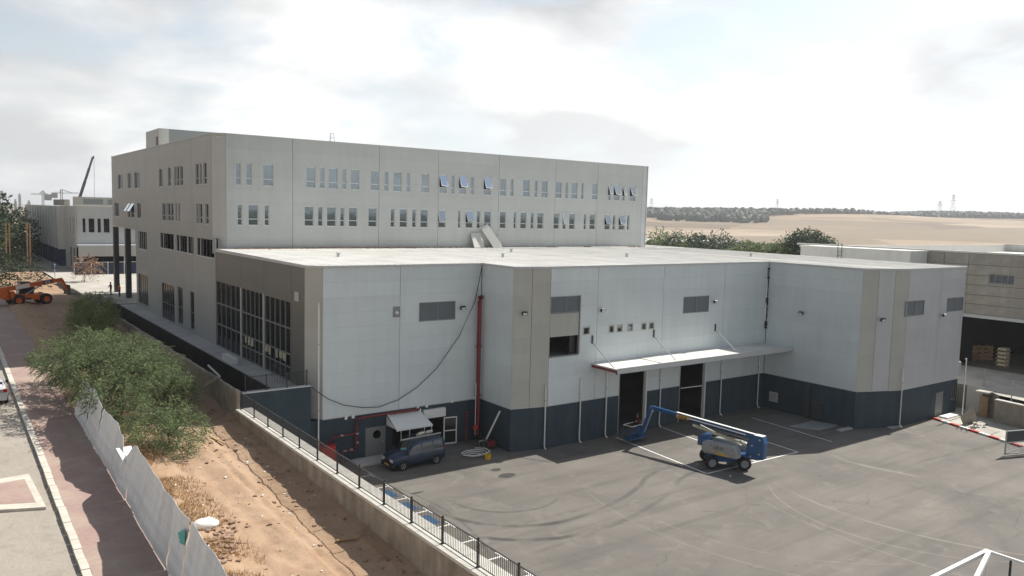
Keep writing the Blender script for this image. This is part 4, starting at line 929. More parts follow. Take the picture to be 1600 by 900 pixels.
# steel gate leaf at the right edge
gt = thing('swing_gate', 'grey barred steel gate leaf standing open at the right edge', 'gate', (47, -25, 0))
a = Vector((45.83, -24.78, 0)); d = Vector((.95, -.31, 0)).normalized(); Lg = 4.2
def gp_(s, z): return a + d * s + Vector((0, 0, z))
MB().bar(gp_(0, .1), gp_(0, 1.95), .09).build('stile', 'steel', gt); MB().bar(gp_(Lg, .1), gp_(Lg, 1.95), .09).build('stile', 'steel', gt)
for z in (.14, 1.02, 1.92): MB().bar(gp_(.05, z), gp_(Lg - .05, z), .07).build('rail', 'steel', gt)
MB().bar(gp_(.1, .2), gp_(Lg - .1, 1.0), .05).build('brace', 'steel', gt)
for i in range(1, 26): MB().cyl(gp_(Lg * i / 26, .15), gp_(Lg * i / 26, 1.0), .014, 5).build('bar', 'steel', gt)
MB().add([gp_(.06, 1.06), gp_(Lg - .06, 1.06), gp_(Lg - .06, 1.88), gp_(.06, 1.88)], [(0, 1, 2, 3)]).build('mesh_infill', 'frame_dark', gt)
# white steel frame at the lower right corner
ZF = 3.0; K = onz(1543, 861, ZF)
wfm = thing('canopy_structure', 'white square-tube canopy frame at the lower right corner', 'frame', (K.x - 2.5, K.y - 2.5, 0))
MB().bar(K, K + Vector((-6, 0, 0)), .17).build('beam', 'white_metal', wfm); MB().bar(K - Vector((0, .09, 0)), K + Vector((0, -5, 0)), .11).build('beam', 'white_metal', wfm)
D_ = onz(1525, 900, ZF); MB().bar(K + Vector((-.1, -.1, .0)), K + (D_ - K) * 2.4, .17).build('diagonal', 'white_metal', wfm)
for x, y in ((-6, 0), (0, -5), (-6, -5)): MB().bar(K + Vector((x, y, -.09)), Vector((K.x + x, K.y + y, 0)), .12).build('post', 'white_metal', wfm)
MB().bar(K + Vector((-6, -.09, 0)), K + Vector((-6, -5, 0)), .11).build('beam', 'white_metal', wfm); MB().bar(K + Vector((-5.9, -5, 0)), K + Vector((-.1, -5, 0)), .11).build('beam', 'white_metal', wfm)
MB().bar((K.x, K.y, ZF - .09), (K.x, K.y, 0), .06).build('post', 'white_metal', wfm)
bp_ = onz(1577, 905, 0); bo = thing('bollard', 'slim dark post beside the white steel frame', 'post', (bp_.x, bp_.y, 0)); MB().cyl((bp_.x, bp_.y, .04), (bp_.x, bp_.y, 1.0), .06, 8).build('shaft', 'dark_metal', bo); MB().cyl((bp_.x, bp_.y, 0), (bp_.x, bp_.y, .04), .14, 10).build('base_plate', 'dark_metal', bo)

# ------------------------------------------------------------------ neighbouring concrete building on the right
nb = thing('concrete_hall', 'pale precast concrete hall with white roof parapet and a dark open bay at right', 'building', (85, 0, 2.4))
NF = Fr(70, 10.3, 0, -1)                     # u = 10.3 - Y
def nu(Y): return 10.3 - Y
zp = [8.1, 9.2, 10.2, 11.25, 12.3, 13.4, 14.6]
nwin = (lambda a, b: (min(a[0], b[0]), max(a[0], b[0]), min(a[1], b[1]), max(a[1], b[1])))(NF.px(1546, 428), NF.px(1584, 445))
panels(NF, [0, nu(-1), nu(-10.3), nu(-34), nu(-46)], zp, ['plaster_white', 'precast', 'precast', 'precast'], nb, [nwin], gu=.04, gz=.035, th=.22, name='concrete_panel')
panels(NF, [0, nu(-1), nu(-10.0)], [2.2, 5.2, 8.08], 'precast', nb, gu=.04, gz=.035, th=.22, name='concrete_panel')
window(NF, *nwin, nb, split=0, lites=4, gm='glass_dark', fm='louver', fw=.07)
MB().box(nu(-10.0), nu(-46), -.12, .3, 7.75, 8.09).build('lintel_beam', 'trim', nb, M=NF.M)
MB().box(-.5, nu(-46), -.1, .45, 14.61, 14.8).build('parapet_cap', 'plaster_white', nb, M=NF.M)
for Y in (-4.2, -7.5, 1.5): MB().box(nu(Y) - .25, nu(Y) + .25, -.2, -.005, 2.4, 14.4).build('pilaster', 'precast', nb, M=NF.M)
MB().box(70.5, 130, -46, 10.3, 13.0, 13.3).build('roof_deck', 'plaster_white', nb); MB().box(129, 129.6, -46, 10.3, 2.4, 14.6).build('rear_wall', 'plaster_white', nb)
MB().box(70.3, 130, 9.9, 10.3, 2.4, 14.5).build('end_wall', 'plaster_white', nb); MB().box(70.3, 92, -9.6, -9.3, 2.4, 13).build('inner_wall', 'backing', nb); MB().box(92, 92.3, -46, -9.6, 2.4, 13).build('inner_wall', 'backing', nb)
MB().box(70.2, 92, -46, -9.7, 2.402, 2.42).build('hall_floor', 'asphalt', nb)
MB().box(90.5, 91.5, -45, -10, 6, 6.1).build('rack_beam', 'steel', nb)
wb = thing('rooftop_block', 'white rendered block with a ladder on the hall roof', 'building', (68, 8, 2.4))
W0 = ony(1251, 381, 8); 
MB().box(66, 69.7, -6.0, 7.6, 2.4, 14.45).build('wall_body', 'plaster_white', wb); MB().box(65.9, 69.75, -6.1, 7.7, 14.452, 14.65).build('parapet_cap', 'plaster_white', wb)
for dx in (0, .5): MB().bar((65.8, 2 + dx, 12.6), (65.8, 2 + dx, 15.1), .05).build('ladder_rail', 'frame_dark', wb)
for z in (12.9, 13.3, 13.7, 14.1): MB().bar((65.8, 2, z), (65.8, 2.5, z), .04).build('rung', 'frame_dark', wb)
def pallet(P, nlay, label, m='wood', boxes=True):
    t = thing('pallet_stack', label, 'pallets', P)
    for i in range(nlay):
        z = P[2] + i * .42; w = MB()
        for k in range(5): w.box(P[0] - .6 + k * .26, P[0] - .6 + k * .26 + .16, P[1] - .5, P[1] + .5, z + .11, z + .14)
        for k in (-.5, 0, .42): w.box(P[0] - .6, P[0] + .6, P[1] + k, P[1] + k + .08, z, z + .109)
        w.build('pallet', 'wood', t)
        if boxes: MB().box(P[0] - .5 + random.uniform(0, .1), P[0] + .5, P[1] - .42, P[1] + .4, z + .142, z + .40).build('load', m, t)
P = onz(1566, 573, 2.42); pallet((P.x, P.y, 2.42), 5, 'tall stack of loaded pallets in the dark bay', 'cream'); k = 0
for px in (1517, 1529, 1541): P = onz(px, 562, 2.42); pallet((P.x, P.y, 2.42), 4, ('leftmost', 'middle', 'rightmost')[k] + ' of the three low brown pallet stacks deep in the dark bay', 'wood'); k += 1
# low white roofed shed behind
sh = thing('shed', 'low grey shed with white roof behind the office block', 'building', (90, 90, 0))
P = ony(1010, 388, 90); P2 = ony(1152, 388, 90)
for i in range(4): w_ = (P2.x - P.x + 20) / 4; MB().box(P.x - 20 + w_ * i + .03, P.x - 20 + w_ * (i + 1) - .03, 90, 90.3, -.7, P.z + 1.2).build('wall_panel', 'precast', sh)
MB().box(P.x - 20, P2.x + .3, 89.6, 110, P.z + 1.21, P.z + 1.75).build('roof', 'plaster_white', sh)

# ------------------------------------------------------------------ building at the far left
lb = thing('factory', 'long factory with fluted concrete fins and a grey office front at far left', 'building', (5, 140, 5.4))
LX, LY, LH = 1.0, 113.2, 17.1
LBF = Fr(LX, LY, 1, 0); LBS = Fr(LX, LY, 0, -1)
fwn = [LBF.px(p, 350)[0] for p in (129, 133.5, 138.5, 147.5, 152.5, 157.5, 162, 171)]
hl = [(fwn[i], fwn[i + 1], 12.4, 14.9) for i in range(0, 8, 2)] + [(11.3, 13.2, 12.4, 13.9), (14.6, 15.6, 12.4, 13.6)]
panels(LBF, [0, 10, 20, 32], [9.6, 11, 12.4, 13.8, 15.2, LH], 'panel_warm', lb, hl)
for h in hl: window(LBF, *h, lb, split=.3, gm='car_glass', fm='frame_dark')
MB().box(.0, 32, -3.0, .0, 9.9, 10.15).build('balcony_slab', 'panel_light', lb, M=LBF.M)
MB().box(0, 32, -2.98, -2.9, 8.1, 9.89).build('fascia', 'panel_beige', lb, M=LBF.M)
for i in range(9): MB().box(.3 + i * 3.5, .3 + i * 3.5 + 3.4, .1, .16, 5.45, 8.3).build('shopfront_pane', 'glass_dark', lb, M=LBF.M)
for u in (.2, 7.5, 15, 22.5): MB().box(u, u + .5, -2.8, -2.3, 5.4, 8.1).build('column', 'panel_light', lb, M=LBF.M)
MB().box(0, 32, .17, .3, 5.4, 9.6).build('inner_wall', 'backing', lb, M=LBF.M)
hs = [(-6.5, -5.6, 12.2, 15), (-3.6, -2.9, 12.2, 15), (-2.5, -1.6, 12.2, 15)]
panels(LBS, [-14, -7, 0], [5.4, 8.3, 11.2, 14.1, LH], 'panel_beige', lb, hs + [(-7.6, -5.4, 5.5, 9.4), (-3.4, -1.2, 5.5, 9.4)])
for h in hs: window(LBS, *h, lb, split=0, gm='car_glass', fm='frame_grey')
for (a, b) in ((-7.6, -5.4), (-3.4, -1.2)): window(LBS, a, b, 5.5, 9.4, lb, split=.5, lites=2, gm='glass_dark', fm='frame_grey')
nfin = 13
for i in range(nfin):
    y0 = LY + 14 + i * 5.3
    mb = MB(); pr = [(y0, 0), (y0 + .1, -1.2), (y0 + 1.5, -1.2), (y0 + 1.7, 0)]
    mb.add([(LX + d, y, z) for z in (8.6, LH - .1) for y, d in pr], [(0, 1, 5, 4), (1, 2, 6, 5), (2, 3, 7, 6), (4, 5, 6, 7)]); mb.build('fin', 'panel_white', lb)
    MB().add([(LX + d, y, z) for z in (5.2, 8.59) for y, d in pr], [(0, 1, 5, 4), (1, 2, 6, 5), (2, 3, 7, 6)]).build('fin_base', 'navy', lb)
MB().box(LX + .02, LX + .4, LY + 14, LY + 14 + nfin * 5.3, 5.2, LH - .3).build('side_wall', 'panel_bronze', lb)
MB().box(LX + .3, LX + 32, LY + .3, LY + 82, LH - .6, LH - .4).build('roof_deck', 'roof_sheet', lb); MB().box(LX, LX + 32, LY - .05, LY + .3, LH, LH + .25).build('parapet_cap', 'plaster_white', lb)
MB().box(LX - .1, LX + 10, LY + 1.2, LY + 1.6, LH + .05, LH + 1.7).build('plant_screen', 'panel_beige', lb)
for u in (1.6, 5.6): MB().box(LX + u, LX + u + 3.2, LY + 1.1, LY + 1.19, LH + .4, LH + 1.35).build('screen_louver', 'louver', lb)
MB().box(LX + 16, LX + 19, LY + 6, LY + 9, LH - .4, LH + 1.5).build('roof_unit', 'panel_light', lb); MB().box(LX - .1, LX + .9, LY + 13.5, LY + 30, LH, LH + 1.2).build('stair_head', 'precast', lb)
# green mesh boundary fence in front of it
bf = thing('mesh_fence', 'dark green screened fence along the sunlit forecourt', 'fence', (10, 103, 5.4))
for i in range(12):
    MB().box(-.6 + i * 2.6, -.6 + i * 2.6 + 2.5, 103.0, 103.04, 5.4, 7.3).build('screen_panel', 'navy', bf)
    MB().bar((-.65 + i * 2.6, 103, 5.4), (-.65 + i * 2.6, 103, 8.3 if i in (5, 6) else 7.6), .1).build('post', 'white_metal', bf)
MB().bar((-.6, 102.95, 7.5), (30, 102.95, 7.5), .07).build('rail', 'white_metal', bf)

# ------------------------------------------------------------------ hoarding of corrugated sheets
hd = thing('sheet_hoarding', 'battered pale corrugated metal hoarding beside the pink pavement', 'fence', (-13.2, -10, 4))
def hoard_top(yy):
    h = 2.42 + .10 * math.sin(yy * .55) + .04 * math.sin(yy * 2.3)
    d = math.exp(-((yy + 9.2) / .9) ** 2) * .95 + math.exp(-((yy + 7.6) / .5) ** 2) * .3
    return h - d - max(0, yy - 2.0) * .12
def hoard_lean(yy): return .50 + .07 * math.sin(yy * .4)
y = -33.0; i = 0
while y < 5.0:
    w_ = 2.0; mb = MB(); nk, nz = 10, 16; jx, jz, jl = random.uniform(-.03, .03), random.uniform(-.05, .05), random.uniform(-.07, .07)
    for k in range(nk + 1):
        yy = y + w_ * k / nk * .997; g = G(yy); ht_ = hoard_top(yy); ln = hoard_lean(yy)
        for j in range(nz + 1):
            z = j / nz; xo = .016 * (1 if j % 4 < 2 else -1) + .02 * math.sin(yy * .9 + z * 2.5) + jx + jl * z + .015 * hn(yy, z, 1.7, i)
            mb.v.append((-13.38 + xo + ln * z * ht_ / 2.4, yy, g + .03 + z * (ht_ + jz)))
    for k in range(nk):
        for j in range(nz): a = k * (nz + 1) + j; mb.f.append((a, a + nz + 1, a + nz + 2, a + 1))
    o = mb.build('metal_sheet', 'hoarding', hd)
    md = o.modifiers.new('thickness', 'SOLIDIFY'); md.thickness = .008
    if i % 2 == 0: MB().bar((-12.9, y + .1, G(y) - .2), (-12.85, y + .15, G(y) + hoard_top(y) * .86), .07).build('post', 'frame_dark', hd)
    y += w_; i += 1
pp = [onx(*p, -13.12) for p in ((279, 832), (290, 826), (290, 852), (282, 848))]
ps = tag(MB().add([(p.x - .03, p.y, p.z) for p in pp], [(0, 1, 2, 3)]).build('torn_poster', 'teal_paper'), 'torn blue poster on the metal hoarding', 'poster')
P = ong(232, 752); tag(MB().bar((-12.75, -9.9, G(-9.5) + 1.2), (-12.95, -8.5, G(-9) + 1.75), .7, .02).build('torn_sheet', 'white_metal'), 'bent white sheet hanging where the hoarding is broken', 'sheet')

# ------------------------------------------------------------------ dry grass, rubble and litter on the dirt
gm = MB()
for i in range(26000):
    y = random.uniform(-33, 4); x = random.triangular(-12.9, -9.6, -12.2); 
    if hn(x, y, .5, 11) < -.12: continue
    z = dirt_h(x, y) - .01; h = random.uniform(.06, .26); a = random.uniform(0, 6.28); w = .014; b = random.uniform(.05, .22); dx, dy = math.cos(a), math.sin(a)
    gm.add([(x - dy * w, y + dx * w, z), (x + dy * w, y - dx * w, z), (x + dx * b, y + dy * b, z + h)], [(0, 1, 2)])
stuff(tag(gm.build('dry_grass', 'grass_dry'), 'dry straw coloured grass behind the metal hoarding', 'grass'))
rm = MB()
def rock(mb, x, y, z, s):
    vs = []
    for k in range(8): vs.append(Vector((((k & 1) - .5) * s * random.uniform(.6, 1.3), ((k >> 1 & 1) - .5) * s * random.uniform(.6, 1.3), ((k >> 2) - .4) * s * random.uniform(.4, .9))))
    a = random.uniform(0, 3); vs = [Vector((v.x * math.cos(a) - v.y * math.sin(a) + x, v.x * math.sin(a) + v.y * math.cos(a) + y, v.z + z)) for v in vs]
    mb.add(vs, [(0, 2, 3, 1), (4, 5, 7, 6), (0, 1, 5, 4), (2, 6, 7, 3), (0, 4, 6, 2), (1, 3, 7, 5)])
for i in range(1100):
    y = random.uniform(-36, 50); x = random.triangular(-8, -5.1, -5.8) if random.random() < .6 else random.uniform(-12.5, -5.2); rock(rm, x, y, dirt_h(x, y), random.choice((.03, .04, .05, .07, .09, .16)))
for i in range(120):
    P = ong(random.gauss(352, 12), random.gauss(850, 22)); rock(rm, P.x, P.y, dirt_h(P.x, P.y) + .02, random.uniform(.05, .2))
stuff(tag(rm.build('rubble', 'rock'), 'loose brown stones and clods along the foot of the retaining wall', 'rubble'))
lm = MB()
for i in range(60):
    x = random.uniform(-12, -5.5); y = random.uniform(-32, 1); z = dirt_h(x, y) + .02; s = random.uniform(.02, .09); a = random.uniform(0, 3)
    lm.box(-s, s, -s * .5, s * .5, 0, .02, Matrix.Translation((x, y, z)) @ Matrix.Rotation(a, 4, 'Z') @ Matrix.Rotation(random.uniform(-.3, .3), 4, 'X'))
stuff(tag(lm.build('litter', 'white_metal'), 'white scraps scattered on the dirt track', 'litter'))
def blob(name, P, r, m, label, cat, sx=1, sy=1, sz=.6):
    mb = MB(); nu_, nv = 14, 8
    for j in range(nv + 1):
        for i in range(nu_):
            th = math.pi * j / nv; ph = 2 * math.pi * i / nu_; d = Vector((math.sin(th) * math.cos(ph) * sx, math.sin(th) * math.sin(ph) * sy, math.cos(th) * sz))
            mb.v.append(tuple(Vector(P) + d * r * (1 + .25 * noise.noise(d * 2.3 + Vector(P)))))
    for j in range(nv):
        for i in range(nu_): mb.f.append((j * nu_ + i, (j + 1) * nu_ + i, (j + 1) * nu_ + (i + 1) % nu_, j * nu_ + (i + 1) % nu_))
    return tag(mb.build(name, m, smooth=True), label, cat)
P = ong(322, 832); blob('builders_sack', (P.x, P.y, dirt_h(P.x, P.y) + .16), .5, 'sack', 'bulging white sack lying on the dry grass', 'sack', 1.1, .75, .5)
def plank(p0, p1, m, label, w=.16):
    a = ong(*p0); b = ong(*p1); tag(MB().bar((a.x, a.y, dirt_h(a.x, a.y) + .08), (b.x, b.y, dirt_h(b.x, b.y) + .1), w, .05).build('plank', m), label, 'plank')
plank((526, 838), (562, 838), 'wood', 'pale plank lying across the dirt near the wall'); plank((330, 682), (352, 689), 'wood', 'brown plank on the dirt track')
b0 = onx(343, 580, -4.9); a = ong(300, 620)
pb = thing('street_pole', 'grey steel pole toppled over the upper concrete wall', 'pole', (a.x, a.y, a.z))
MB().tube([(a.x, a.y, a.z + .1), (-4.95, b0.y - .2, 6.25)], .09, 8).build('shaft', 'steel', pb); MB().tube([(-4.95, b0.y - .2, 6.25), (-4.7, b0.y + 3.4, 6.35)], .07, 8).build('arm', 'steel', pb)
P = onz(381, 560, 5.3); tag(MB().box(-1.55, -1.1, P.y - 2.2, P.y + .6, 5.31, 5.75).build('packed_crate', 'white_metal'), 'long white packed crate on the walkway by the glazed bays', 'crate')

# ------------------------------------------------------------------ trees
def tree(name, label, base, h, lobes, nspray, leaf, lm, group=None, trunk_r=.12, seed=1, droop=.5, per=12, cat='tree'):
    rnd = random.Random(seed); t = thing(name, label, cat, base, group); B = Vector(base); tips = []
    tm = MB(); top = B + Vector((0, 0, h * .35)); tm.tube([B - Vector((0, 0, .2)), B + Vector((.1, .05, h * .2)), top], [trunk_r, trunk_r * .8, trunk_r * .65], 8)
    tm.build('trunk', 'bark', t, smooth=True)
    lv = MB(); bm_ = MB()
    for (lx, ly, lz, rx, ry, rz) in lobes:
        c = B + Vector((lx, ly, lz)); mid = (top + c) / 2 + Vector((rnd.uniform(-.3, .3), rnd.uniform(-.3, .3), .15 * h * .3))
        bm_.tube([top - Vector((0, 0, .1)), mid, c], [trunk_r * .55, trunk_r * .35, trunk_r * .12], 6)
        for k in range(3):
            d = Vector((rnd.gauss(0, 1), rnd.gauss(0, 1), rnd.gauss(.3, .7))).normalized(); bm_.tube([mid, c * .6 + mid * .4 + d * rx * .3, c + Vector((d.x * rx, d.y * ry, d.z * rz)) * .85], [trunk_r * .25, trunk_r * .15, trunk_r * .04], 5)
    vol = [l[3] * l[4] * l[5] for l in lobes]; sv = sum(vol)
    for l, v_ in zip(lobes, vol):
        c = B + Vector(l[:3])
        for s in range(int(nspray * v_ / sv)):
            while True:
                d = Vector((rnd.uniform(-1, 1), rnd.uniform(-1, 1), rnd.uniform(-1, 1)))
                if .05 < d.length < 1 and rnd.random() < d.length ** 1.5: break
            nz = noise.noise(Vector((d.x * 2.8 + l[0], d.y * 2.8 + l[1], d.z * 2.8 + seed)))
            if nz < .0: continue
            p = c + Vector((d.x * l[3], d.y * l[4], d.z * l[5])) * (1 + .55 * nz)
            out = (Vector((d.x, d.y, d.z * .5)).normalized() + Vector((rnd.gauss(0, .4), rnd.gauss(0, .4), rnd.gauss(.1, .3)))).normalized()
            L_ = leaf * rnd.uniform(4, 8)
            for k in range(per):
                f = k / per; q_ = p + out * L_ * f - Vector((0, 0, droop * L_ * f * f))
                a = (out + Vector((rnd.gauss(0, .8), rnd.gauss(0, .8), rnd.gauss(-.1, .5)))).normalized(); b = a.cross(Vector((rnd.gauss(0, 1), rnd.gauss(0, 1), rnd.gauss(0, 1)))).normalized()
                ll = leaf * rnd.uniform(.7, 1.3); ww = ll * .24
                lv.v += [tuple(q_), tuple(q_ + a * ll * .5 + b * ww), tuple(q_ + a * ll), tuple(q_ + a * ll * .5 - b * ww)]; n0 = len(lv.v) - 4; lv.f.append((n0, n0 + 1, n0 + 2, n0 + 3))
    bm_.build('limbs', 'bark', t); lv.build('crown', lm, t); return t
P = ong(190, 650)
tree('acacia_tree', 'large feathery green acacia spilling over the metal hoarding', (-10.9, 3.6, G(3.6) + .1), 5.5,
     [(-1.3, .8, 2.6, 1.7, 2.6, 1.3), (.3, 3.4, 2.8, 1.9, 2.3, 1.5), (1.6, .2, 2.1, 1.6, 1.8, 1.4), (-.9, -3.2, 2.0, 1.5, 2.2, 1.2), (.6, -1.6, 2.9, 1.6, 1.9, 1.2), (-2.2, 4.6, 2.6, 1.6, 2.4, 1.1), (2.6, 2.4, 2.2, 1.3, 1.5, 1.2), (-.4, -5.6, 1.2, 1.0, 1.3, .9), (-.3, 8.5, 2.9, 1.8, 3.0, 1.3), (1.9, 6.5, 2.6, 1.4, 2.4, 1.2), (-2.6, 9.0, 2.4, 1.3, 2.4, 1.0)], 15000, .09, 'leaf_acacia', seed=3, trunk_r=.16, per=22)
P = ong(262, 705)
tree('acacia_shrub', 'small feathery shrub standing on the sunny dirt below the big acacia', (P.x, P.y, P.z), 3.0, [(-.5, .6, 1.3, 1.2, 1.3, .9), (.7, -.4, 1.2, 1.1, 1.2, .8), (.2, -1.6, .7, .6, .7, .6), (.6, 1.6, 1.7, .8, .9, .7)], 2900, .095, 'leaf_acacia', seed=5, trunk_r=.07, cat='shrub')
P = ong(285, 650); tree('acacia_shrub', 'narrow green shrub in the shadow edge by the upper wall', (P.x, P.y, P.z), 2.6, [(0, 0, 1.3, .7, .8, 1.0), (.1, .5, 2.0, .5, .6, .6)], 1500, .09, 'leaf_acacia', seed=6, trunk_r=.05, cat='shrub')
P = ong(145, 520); tree('acacia_tree', 'yellow green bush behind the big acacia near the trench wall', (P.x, P.y, P.z), 4, [(0, 0, 1.7, 1.7, 2.2, 1.5), (.7, 2.5, 2.0, 1.5, 2.0, 1.4), (-.6, -2.3, 1.3, 1.4, 1.8, 1.1)], 4500, .12, 'leaf_light', seed=8, trunk_r=.1)
P = ong(8, 450); tree('roadside_tree', 'dense dark green bush at the left edge beyond the telehandler', (P.x - 2, P.y, P.z), 6, [(0, 0, 2.5, 3.5, 3.5, 2.5), (3.5, -1, 1.8, 2.6, 3, 1.9), (-3, 2, 3, 3, 3, 2.2)], 1100, .34, 'leaf_dark', seed=9, trunk_r=.2)
P = ong(14, 408); tree('roadside_tree', 'light green tree top at the left edge in front of the dark wood', (P.x - 3, P.y, P.z), 7, [(0, 0, 3, 4, 4, 2.6), (4, 2, 2.4, 3, 3, 2)], 800, .4, 'leaf_light', seed=10, trunk_r=.2)
P = ong(132, 440); tree('flowering_shrub', 'slender pinkish shrub in front of the green screened fence', (P.x, P.y, 5.4), 4, [(0, 0, 2.2, 1.0, 1.0, 1.2), (.5, .2, 3.2, .8, .8, .8), (1.2, 0, 2.1, .8, .8, .7)], 260, .26, 'leaf_pink', seed=12, trunk_r=.06, cat='shrub')
for k, (px, d, hh) in enumerate(((-80, 190, 13), (-58, 205, 13.5), (-36, 200, 13.6), (-18, 215, 13), (-2, 245, 11.5), (-104, 180, 13))):
    dr_ = ray(px, 360); t_ = d / math.hypot(dr_.x, dr_.y); x, y = CAM.x + dr_.x * t_, CAM.y + dr_.y * t_
    tree('wood_tree', ('tall dark tree behind the leftmost orange posts', 'dark tree at the left image edge of the wood', 'tallest dark tree of the wood at far left', 'dark tree between the orange post pairs', 'lower dark tree of the wood next to the factory fins', 'outermost dark tree of the wood')[k], (x, y, 4.5), hh, [(0, 0, hh * .55, 6.5, 6.5, hh * .38), (4, 2, hh * .4, 5, 5, hh * .28), (-4, -2, hh * .42, 5, 5, hh * .3)], 620, .85, 'leaf_dark', group='dark trees of the wood at far left', seed=20 + k, trunk_r=.35, per=9)
# mid distance trees behind the warehouse roof at right
far = ((1040, 372, 170, 7, 'wide green tree at the left of the row beyond the grey shed'), (1072, 372, 175, 7, 'middle green tree of the row beyond the grey shed'), (1112, 373, 170, 8, 'darker green tree at the right of the row beyond the grey shed'),
       (1262, 384, 150, 9, 'single tall dark tree behind the white rooftop block'), (1222, 392, 150, 5, 'small bush left of the single dark tree'), (1172, 390, 150, 5, 'low green bush at the end of the grey shed roof'))
for k, (px, py, d, hh, lb_) in enumerate(far):
    dr_ = ray(px, py); t_ = d / math.hypot(dr_.x, dr_.y); P = CAM + dr_ * t_; zb = TH(P.x, P.y); H_ = P.z - zb + (.6 if k != 3 else 2.2)
    r = 4.6 if k < 3 else (2.6 if k == 3 else 2)
    tree('field_tree', lb_, (P.x, P.y, zb), H_, [(0, 0, H_ - r * .6, r, r, r * .55), (r * .7, 1, H_ - r * .9, r * .7, r * .7, r * .5), (-r * .7, -1, H_ - r * .95, r * .7, r * .7, r * .5)], 1500, .42, 'leaf_far' if k in (1, 2, 3) else 'leaf_acacia', group=None, seed=40 + k, trunk_r=.3, per=9)
# far woods on the hills: one mass
wm = MB(); rnd = random.Random(5)
for i in range(12000):
    az = rnd.uniform(R_(8), R_(60)); d = rnd.uniform(1250, 2300); x = -20 + d * math.cos(az); y = -50 + d * math.sin(az)
    if d < 1800 and hn(x, y, .0024, 3) < -.2 + (1800 - d) * .0007: continue
    z = TH(x, y); s = rnd.uniform(4, 8)
    hh = rnd.uniform(7, 12); vs = []
    for fz, fr_ in ((.0, .55), (.35, 1.0), (.72, .8), (.93, .4)): vs += [(x + math.cos(a) * s * fr_ * rnd.uniform(.75, 1.2), y + math.sin(a) * s * fr_ * rnd.uniform(.75, 1.2), z + hh * fz * rnd.uniform(.92, 1.08)) for a in (0, 1.26, 2.51, 3.77, 5.03)]
    wm.add(vs, [(5 * r_ + k, 5 * r_ + (k + 1) % 5, 5 * r_ + 5 + (k + 1) % 5, 5 * r_ + 5 + k) for r_ in range(3) for k in range(5)] + [(15, 16, 17, 18, 19)])
stuff(tag(wm.build('hill_woods', 'leaf_far'), 'hazy dark woods along the distant ridge', 'woods'))
hm = MB()
for i in range(900):
    az = R_(12) + i / 900 * R_(48); d = 560 + 60 * math.sin(az * 3) + rnd.uniform(-3, 3); x = -20 + d * math.cos(az); y = -50 + d * math.sin(az); z = TH(x, y); s = rnd.uniform(1.2, 2.2)
    hm.add([(x + math.cos(a) * s, y + math.sin(a) * s, z + .3) for a in (0, 1.57, 3.14, 4.71)] + [(x, y, z + rnd.uniform(2, 3.4))], [(k, (k + 1) % 4, 4) for k in range(4)])
stuff(tag(hm.build('orchard_row', 'leaf_acacia'), 'rows of young green orchard trees before the tan fields', 'orchard'))

# ------------------------------------------------------------------ far cranes and pylons
def pole_at(px, py, d): dr_ = ray(px, py); return CAM + dr_ * (d / math.hypot(dr_.x, dr_.y))
def lattice(a, b, w, parent, nm, m='far_steel', n=14):
    a = Vector(a); b = Vector(b); d = (b - a).normalized(); u = Vector((0, 0, 1)) if abs(d.z) < .9 else Vector((1, 0, 0)); x = d.cross(u).normalized() * w / 2; y = d.cross(x).normalized() * w / 2; mb = MB()
    for s1, s2 in ((1, 1), (1, -1), (-1, 1), (-1, -1)): mb.bar(a + x * s1 + y * s2, b + x * s1 + y * s2, w * .34)
    for i in range(n):
        p = a + (b - a) * i / n; q_ = a + (b - a) * (i + 1) / n; s = 1 if i % 2 else -1
        mb.bar(p + x * s + y, q_ - x * s + y, w * .22); mb.bar(p + x * s - y, q_ - x * s - y, w * .22)
    return mb.build(nm, m, parent)
def tower_crane(px, ytop, yj, xl, xr, d, label):
    b = pole_at(px, 330, d); t_ = pole_at(px, ytop, d); j = pole_at(px, yj, d); t = thing('tower_crane', label, 'crane', (b.x, b.y, 0), 'tower cranes far away')
    lattice((b.x, b.y, 0), t_, d * .0016, t, 'mast'); L_ = pole_at(xl, yj, d); Rr = pole_at(xr, yj + (xr - xl) * .02, d)
    lattice(L_, Rr, d * .0012, t, 'jib'); MB().bar(t_, L_ * .3 + j * .7, d * .0007).build('tie', 'far_steel', t); MB().bar(t_, Rr * .6 + j * .4, d * .0007).build('tie', 'far_steel', t)
    cw = Rr if abs(xr - px) < abs(xl - px) else L_; MB().box(cw.x - 2, cw.x + 2, cw.y - 1, cw.y + 1, cw.z - 4, cw.z).build('counterweight', 'far_steel', t)
tower_crane(67, 298, 303, 48, 75, 620, 'hammerhead tower crane left of the factory fins on the horizon'); tower_crane(96, 296, 301, 85, 123, 700, 'tower crane with a long jib behind the factory roof'); tower_crane(2.5, 298, 301, -12, 5, 760, 'small tower crane at the very left edge of the horizon')
for k, (px, yt, w_, lb_) in enumerate(((30.5, 305, 4, 'slim hazy tower block left of the cranes'), (24, 314, 4, 'short hazy block beside the slim far tower'), (45, 316, 5, 'hazy low block at the end of the far skyline'))):
    a = pole_at(px - w_ / 2, yt, 1500); b = pole_at(px + w_ / 2, yt, 1500); t = thing('far_tower', lb_, 'building', ((a.x + b.x) / 2, (a.y + b.y) / 2, 0))
    MB().bar(((a.x + b.x) / 2, (a.y + b.y) / 2, 0), ((a.x + b.x) / 2, (a.y + b.y) / 2, a.z), (b - a).length, (b - a).length).build('wall', 'far_steel', t); MB().bar(((a.x + b.x) / 2, (a.y + b.y) / 2, a.z), ((a.x + b.x) / 2, (a.y + b.y) / 2, a.z + 3), (b - a).length * .6, (b - a).length * .6).build('roof_plant', 'far_steel', t)
mc = thing('mobile_crane', 'long dark telescopic crane boom raised behind the factory', 'crane', tuple(pole_at(124, 330, 260)))
